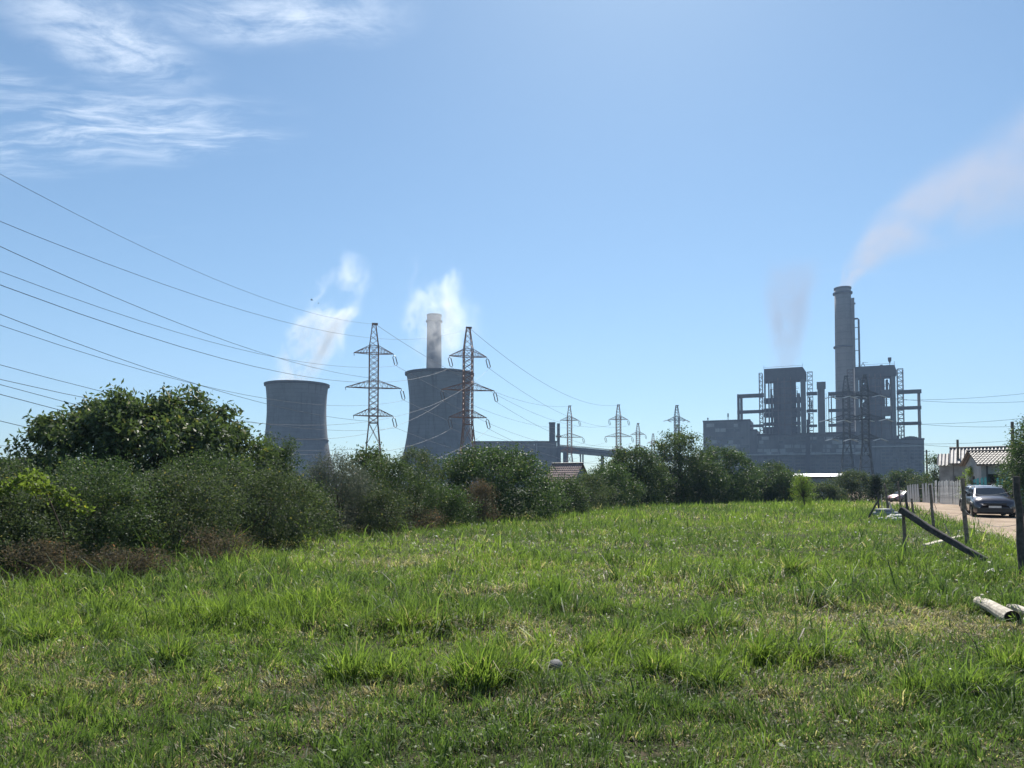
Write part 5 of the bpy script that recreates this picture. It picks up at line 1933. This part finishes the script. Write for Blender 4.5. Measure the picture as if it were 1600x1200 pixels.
# fallen beam: one end on the ground, the other propped up on the sagging fence wire
bx, by = ground_at(1540, 878)
B = Vector((bx, by, gzf(bx, by) + .05))
Tp = at(1409, 797, 16.6)
mid = (B + Tp) / 2
mb = MB()
_a, _b = B - mid, Tp - mid
_rg = random.Random(12)
_d = (_b - _a).normalized()
_s = _d.cross(Vector((0, 0, 1))).normalized()
_u = _s.cross(_d)
_vs, _fs = [], []
for i in range(10):
    c_ = _a.lerp(_b, i / 9) + _s * _rg.uniform(-.008, .008) + _u * (_rg.uniform(-.006, .006) - .03 * math.sin(math.pi * i / 9))
    for sx_, su_ in ((-1, -1), (1, -1), (1, .7), (.6, 1), (-.7, 1), (-1, .6)):
        _vs.append(c_ + _s * sx_ * (.078 + _rg.uniform(-.008, .006)) + _u * su_ * (.066 + _rg.uniform(-.007, .006)) + _d * (_rg.uniform(-.05, .05) if i in (0, 9) else 0))
for i in range(9):
    for j in range(6):
        _fs.append((i * 6 + j, i * 6 + (j + 1) % 6, (i + 1) * 6 + (j + 1) % 6, (i + 1) * 6 + j))
_fs += [(5, 4, 3, 2, 1, 0), tuple(range(54, 60))]
mb.add(_vs, _fs)
o = mb.build('fallen_beam', M['dark_wood'])
o.location = mid
bevel(o, .012)
tag(o, 'heavy dark beam lying aslant from the broken fence into the grass', 'beam')
# props and boards under it
x0, y0 = ground_at(1446, 858)
x1, y1 = ground_at(1502, 846)
A, Bq = Vector((x0, y0, gzf(x0, y0) + .10)), Vector((x1, y1, gzf(x1, y1) + .16))
mid = (A + Bq) / 2
o = MB().beam(A - mid, Bq - mid, .14, .035).build('plank', M['pale_wood'])
o.location = mid
tag(o, 'pale plank lying in the grass under the fallen beam', 'plank')
wp = at(1412, 800, 16.6)
gx, gy = wp.x + .05, wp.y + .12
o = MB().tube([(0, 0, -.05), (.02, .0, .5), (-.02, -.03, wp.z - gzf(gx, gy) - .02)], [.045, .04, .035], 7).build('prop_stake', M['old_wood'])
o.location = (gx, gy, gzf(gx, gy))
tag(o, 'short stake propping the raised end of the fallen beam', 'stake')
# fence wires
def wire_between(A, B, sag, label):
    c = (A + B) / 2
    o_ = MB().tube([p - c for p in sagged(A, B, sag, 8)], .004, 4).build('fence_wire', M['galv'])
    o_.location = c
    tag(o_, label, 'wire', 'rusty fence wires')


tops = [at(1589, 765, ground_at(1600, 902)[1]), at(1505, 765, ground_at(1511, 853)[1]), at(1454, 770, ground_at(1459, 829)[1]), at(1425, 783, ground_at(1428, 811)[1])]
for i in range(3):
    wire_between(tops[i], tops[i + 1], .12, 'thin fence wire strung between the old fence posts')
    wire_between(tops[i] - Vector((0, 0, .6)), tops[i + 1] - Vector((0, 0, .5)), .2, 'thin fence wire strung between the old fence posts')

# ------------------------------------------------------------------ debris, log, stone
rg = random.Random(4)


def chunk(name, label, cat, loc, s, mt, seed, group=None, flat=.6):
    r = np.random.default_rng(seed)
    import bmesh
    bm = bmesh.new()
    bmesh.ops.create_icosphere(bm, subdivisions=2, radius=1)
    for v_ in bm.verts:
        n_ = Vector(v_.co)
        k_ = 0.78 + 0.42 * float(fbm(n_.x * 1.3 + seed, n_.y * 1.3 + n_.z, 1.3, seed % 40, 2))
        v_.co = Vector((n_.x * s[0], n_.y * s[1], n_.z * s[2])) * k_
    me = bpy.data.meshes.new(name)
    bm.to_mesh(me)
    bm.free()
    o_ = link(name, me, mt, None, True)
    o_.location = loc
    o_.rotation_euler = (0, 0, r.uniform(0, 6))
    tag(o_, label, cat, group)
    return o_


for i, (px, py, s) in enumerate(((1378, 812, .17), (1386, 813, .14), (1391, 811, .22), (1398, 814, .20), (1403, 810, .26), (1394, 808, .2), (1408, 812, .15))):
    x, y = ground_at(px, py)
    chunk('rubble_block', 'white block of rubble at the foot of the leaning stakes', 'rubble', (x, y, gzf(x, y) + s * .3), (s, s * .8, s * .55), M['debris_white'], 10 + i, 'white rubble by the stakes')
x, y = ground_at(1386, 806)
o = MB().box(-.55, .55, -.4, .4, 0, .22).box(-.5, .2, -.3, .3, .22, .38).build('grey_pallet', M['sheet'])
o.location = (x, y, gzf(x, y))
o.rotation_euler = (0, 0, .4)
bevel(o, .03)
tag(o, 'grey slab heap lying under the leaning stakes', 'slab')

# log
x0, y0 = ground_at(1530, 952)
x1, y1 = ground_at(1582, 976)
A, Bq = Vector((x0, y0, gzf(x0, y0) + .10)), Vector((x1, y1, gzf(x1, y1) + .085))
root = empty('fallen_log', ((A + Bq) / 2).to_tuple())
cen = (A + Bq) / 2
pts, rs_ = [], []
for i in range(9):
    t = i / 8
    pts.append(A.lerp(Bq, t) - cen + Vector((0, 0, .012 * math.sin(5 * t))))
    rs_.append(.072 + .016 * t + rg.uniform(-.004, .004))
MB().tube(pts, rs_, 14).build('trunk', M['pale_wood'], root, False)
dirn = (Bq - A).normalized()
MB().tube([Bq - cen - dirn * .01, Bq - cen + dirn * .006], .079, 14).build('cut_end', M['end_grain'], root)
MB().tube([A.lerp(Bq, .12) - cen, A.lerp(Bq, .12) - cen + Vector((-.02, -.03, .12))], [.03, .02], 8).build('branch_stub', M['pale_wood'], root)
tag(root, 'pale barkless log with a dark rotten end lying in the grass', 'log')
x0, y0 = ground_at(1578, 960)
x1, y1 = ground_at(1650, 978)
A, Bq = Vector((x0, y0, gzf(x0, y0) + .07)), Vector((x1, y1, gzf(x1, y1) + .07))
cen = (A + Bq) / 2
o = MB().tube([A.lerp(Bq, i / 6) - cen + Vector((0, 0, .01 * math.sin(i * 2))) for i in range(7)], [.055, .06, .062, .06, .06, .058, .05], 12).build('fallen_pole', M['pale_wood'])
o.location = cen
tag(o, 'thinner pale pole lying behind the rotten end of the log', 'pole')

x, y = ground_at(868, 1050)
chunk('rounded_stone', 'smooth grey rounded stone half sunk in the grass', 'stone', (x, y, gzf(x, y) + .035), (.075, .07, .068), M['stone'], 40)
x, y = ground_at(1548, 905)
o = MB().add([(-.1, 0, .10), (.0, .03, .16), (.09, .01, .11), (.02, -.06, .20), (-.05, .08, .12), (.06, .08, .17)], [(0, 1, 3), (1, 2, 3), (0, 4, 1), (1, 5, 2), (4, 5, 1)]).build('litter', M['petal'])
o.location = (x, y, gzf(x, y))
tag(o, 'crumpled white scrap caught in the grass above the log', 'litter')


# ------------------------------------------------------------------ utility poles, birds
def upole(label, px, top_py, d, arms=1, wd=.2):
    p = gpos(px, d)
    root = empty('utility_pole', p)
    h_ = at(px, top_py, d).z - p.z
    MB().tube([(0, 0, -.1), (0, 0, h_ * .5), (0, 0, h_)], [wd * .6, wd * .5, wd * .42], 8).build('pole', M['old_wood'], root)
    for i in range(arms):
        z = h_ - .25 - i * .6
        ar = MB().beam((-.55, 0, z), (.55, 0, z), .07).build('cross_arm', M['galv'], root)
        for x_ in (-.5, .5):
            MB().lathe([(.03, z + .03), (.045, z + .09), (.025, z + .16), (.0, z + .17)], 8, x_, 0).build('insulator', M['insulator_pale'], root)
    tag(root, label, 'utility pole')


upole('thin utility pole at the right end of the long hall', 1449, 703, 118, 2, .3)
upole('utility pole standing in front of the ribbed roof', 1498, 687, 62, 0, .22)
upole('utility pole sticking up out of the roadside tree', 1584.5, 659, 43, 0, .2)
for i, (px, py, s) in enumerate(((487, 469, 1.0), (497.5, 474, .55))):
    p = at(px, py, 140)
    root = empty('bird', p, .5)
    root.scale = (s,) * 3
    MB().tube([(-.26, 0, 0), (-.12, 0, .03), (.08, 0, .03), (.22, 0, .02), (.30, 0, 0)], [.01, .07, .08, .045, .015], 8).build('body', M['bird'], root, True)
    for q in (-1, 1):
        MB().add([(.08, 0, .05), (-.10, 0, .05), (-.14, q * .30, .17), (.02, q * .32, .19), (-.16, q * .62, .10)], [(0, 1, 2, 3), (3, 2, 4)]).build('wing', M['bird'], root)
    tag(root, ('larger' if i == 0 else 'smaller') + ' dark bird gliding over the left cooling tower steam', 'bird')
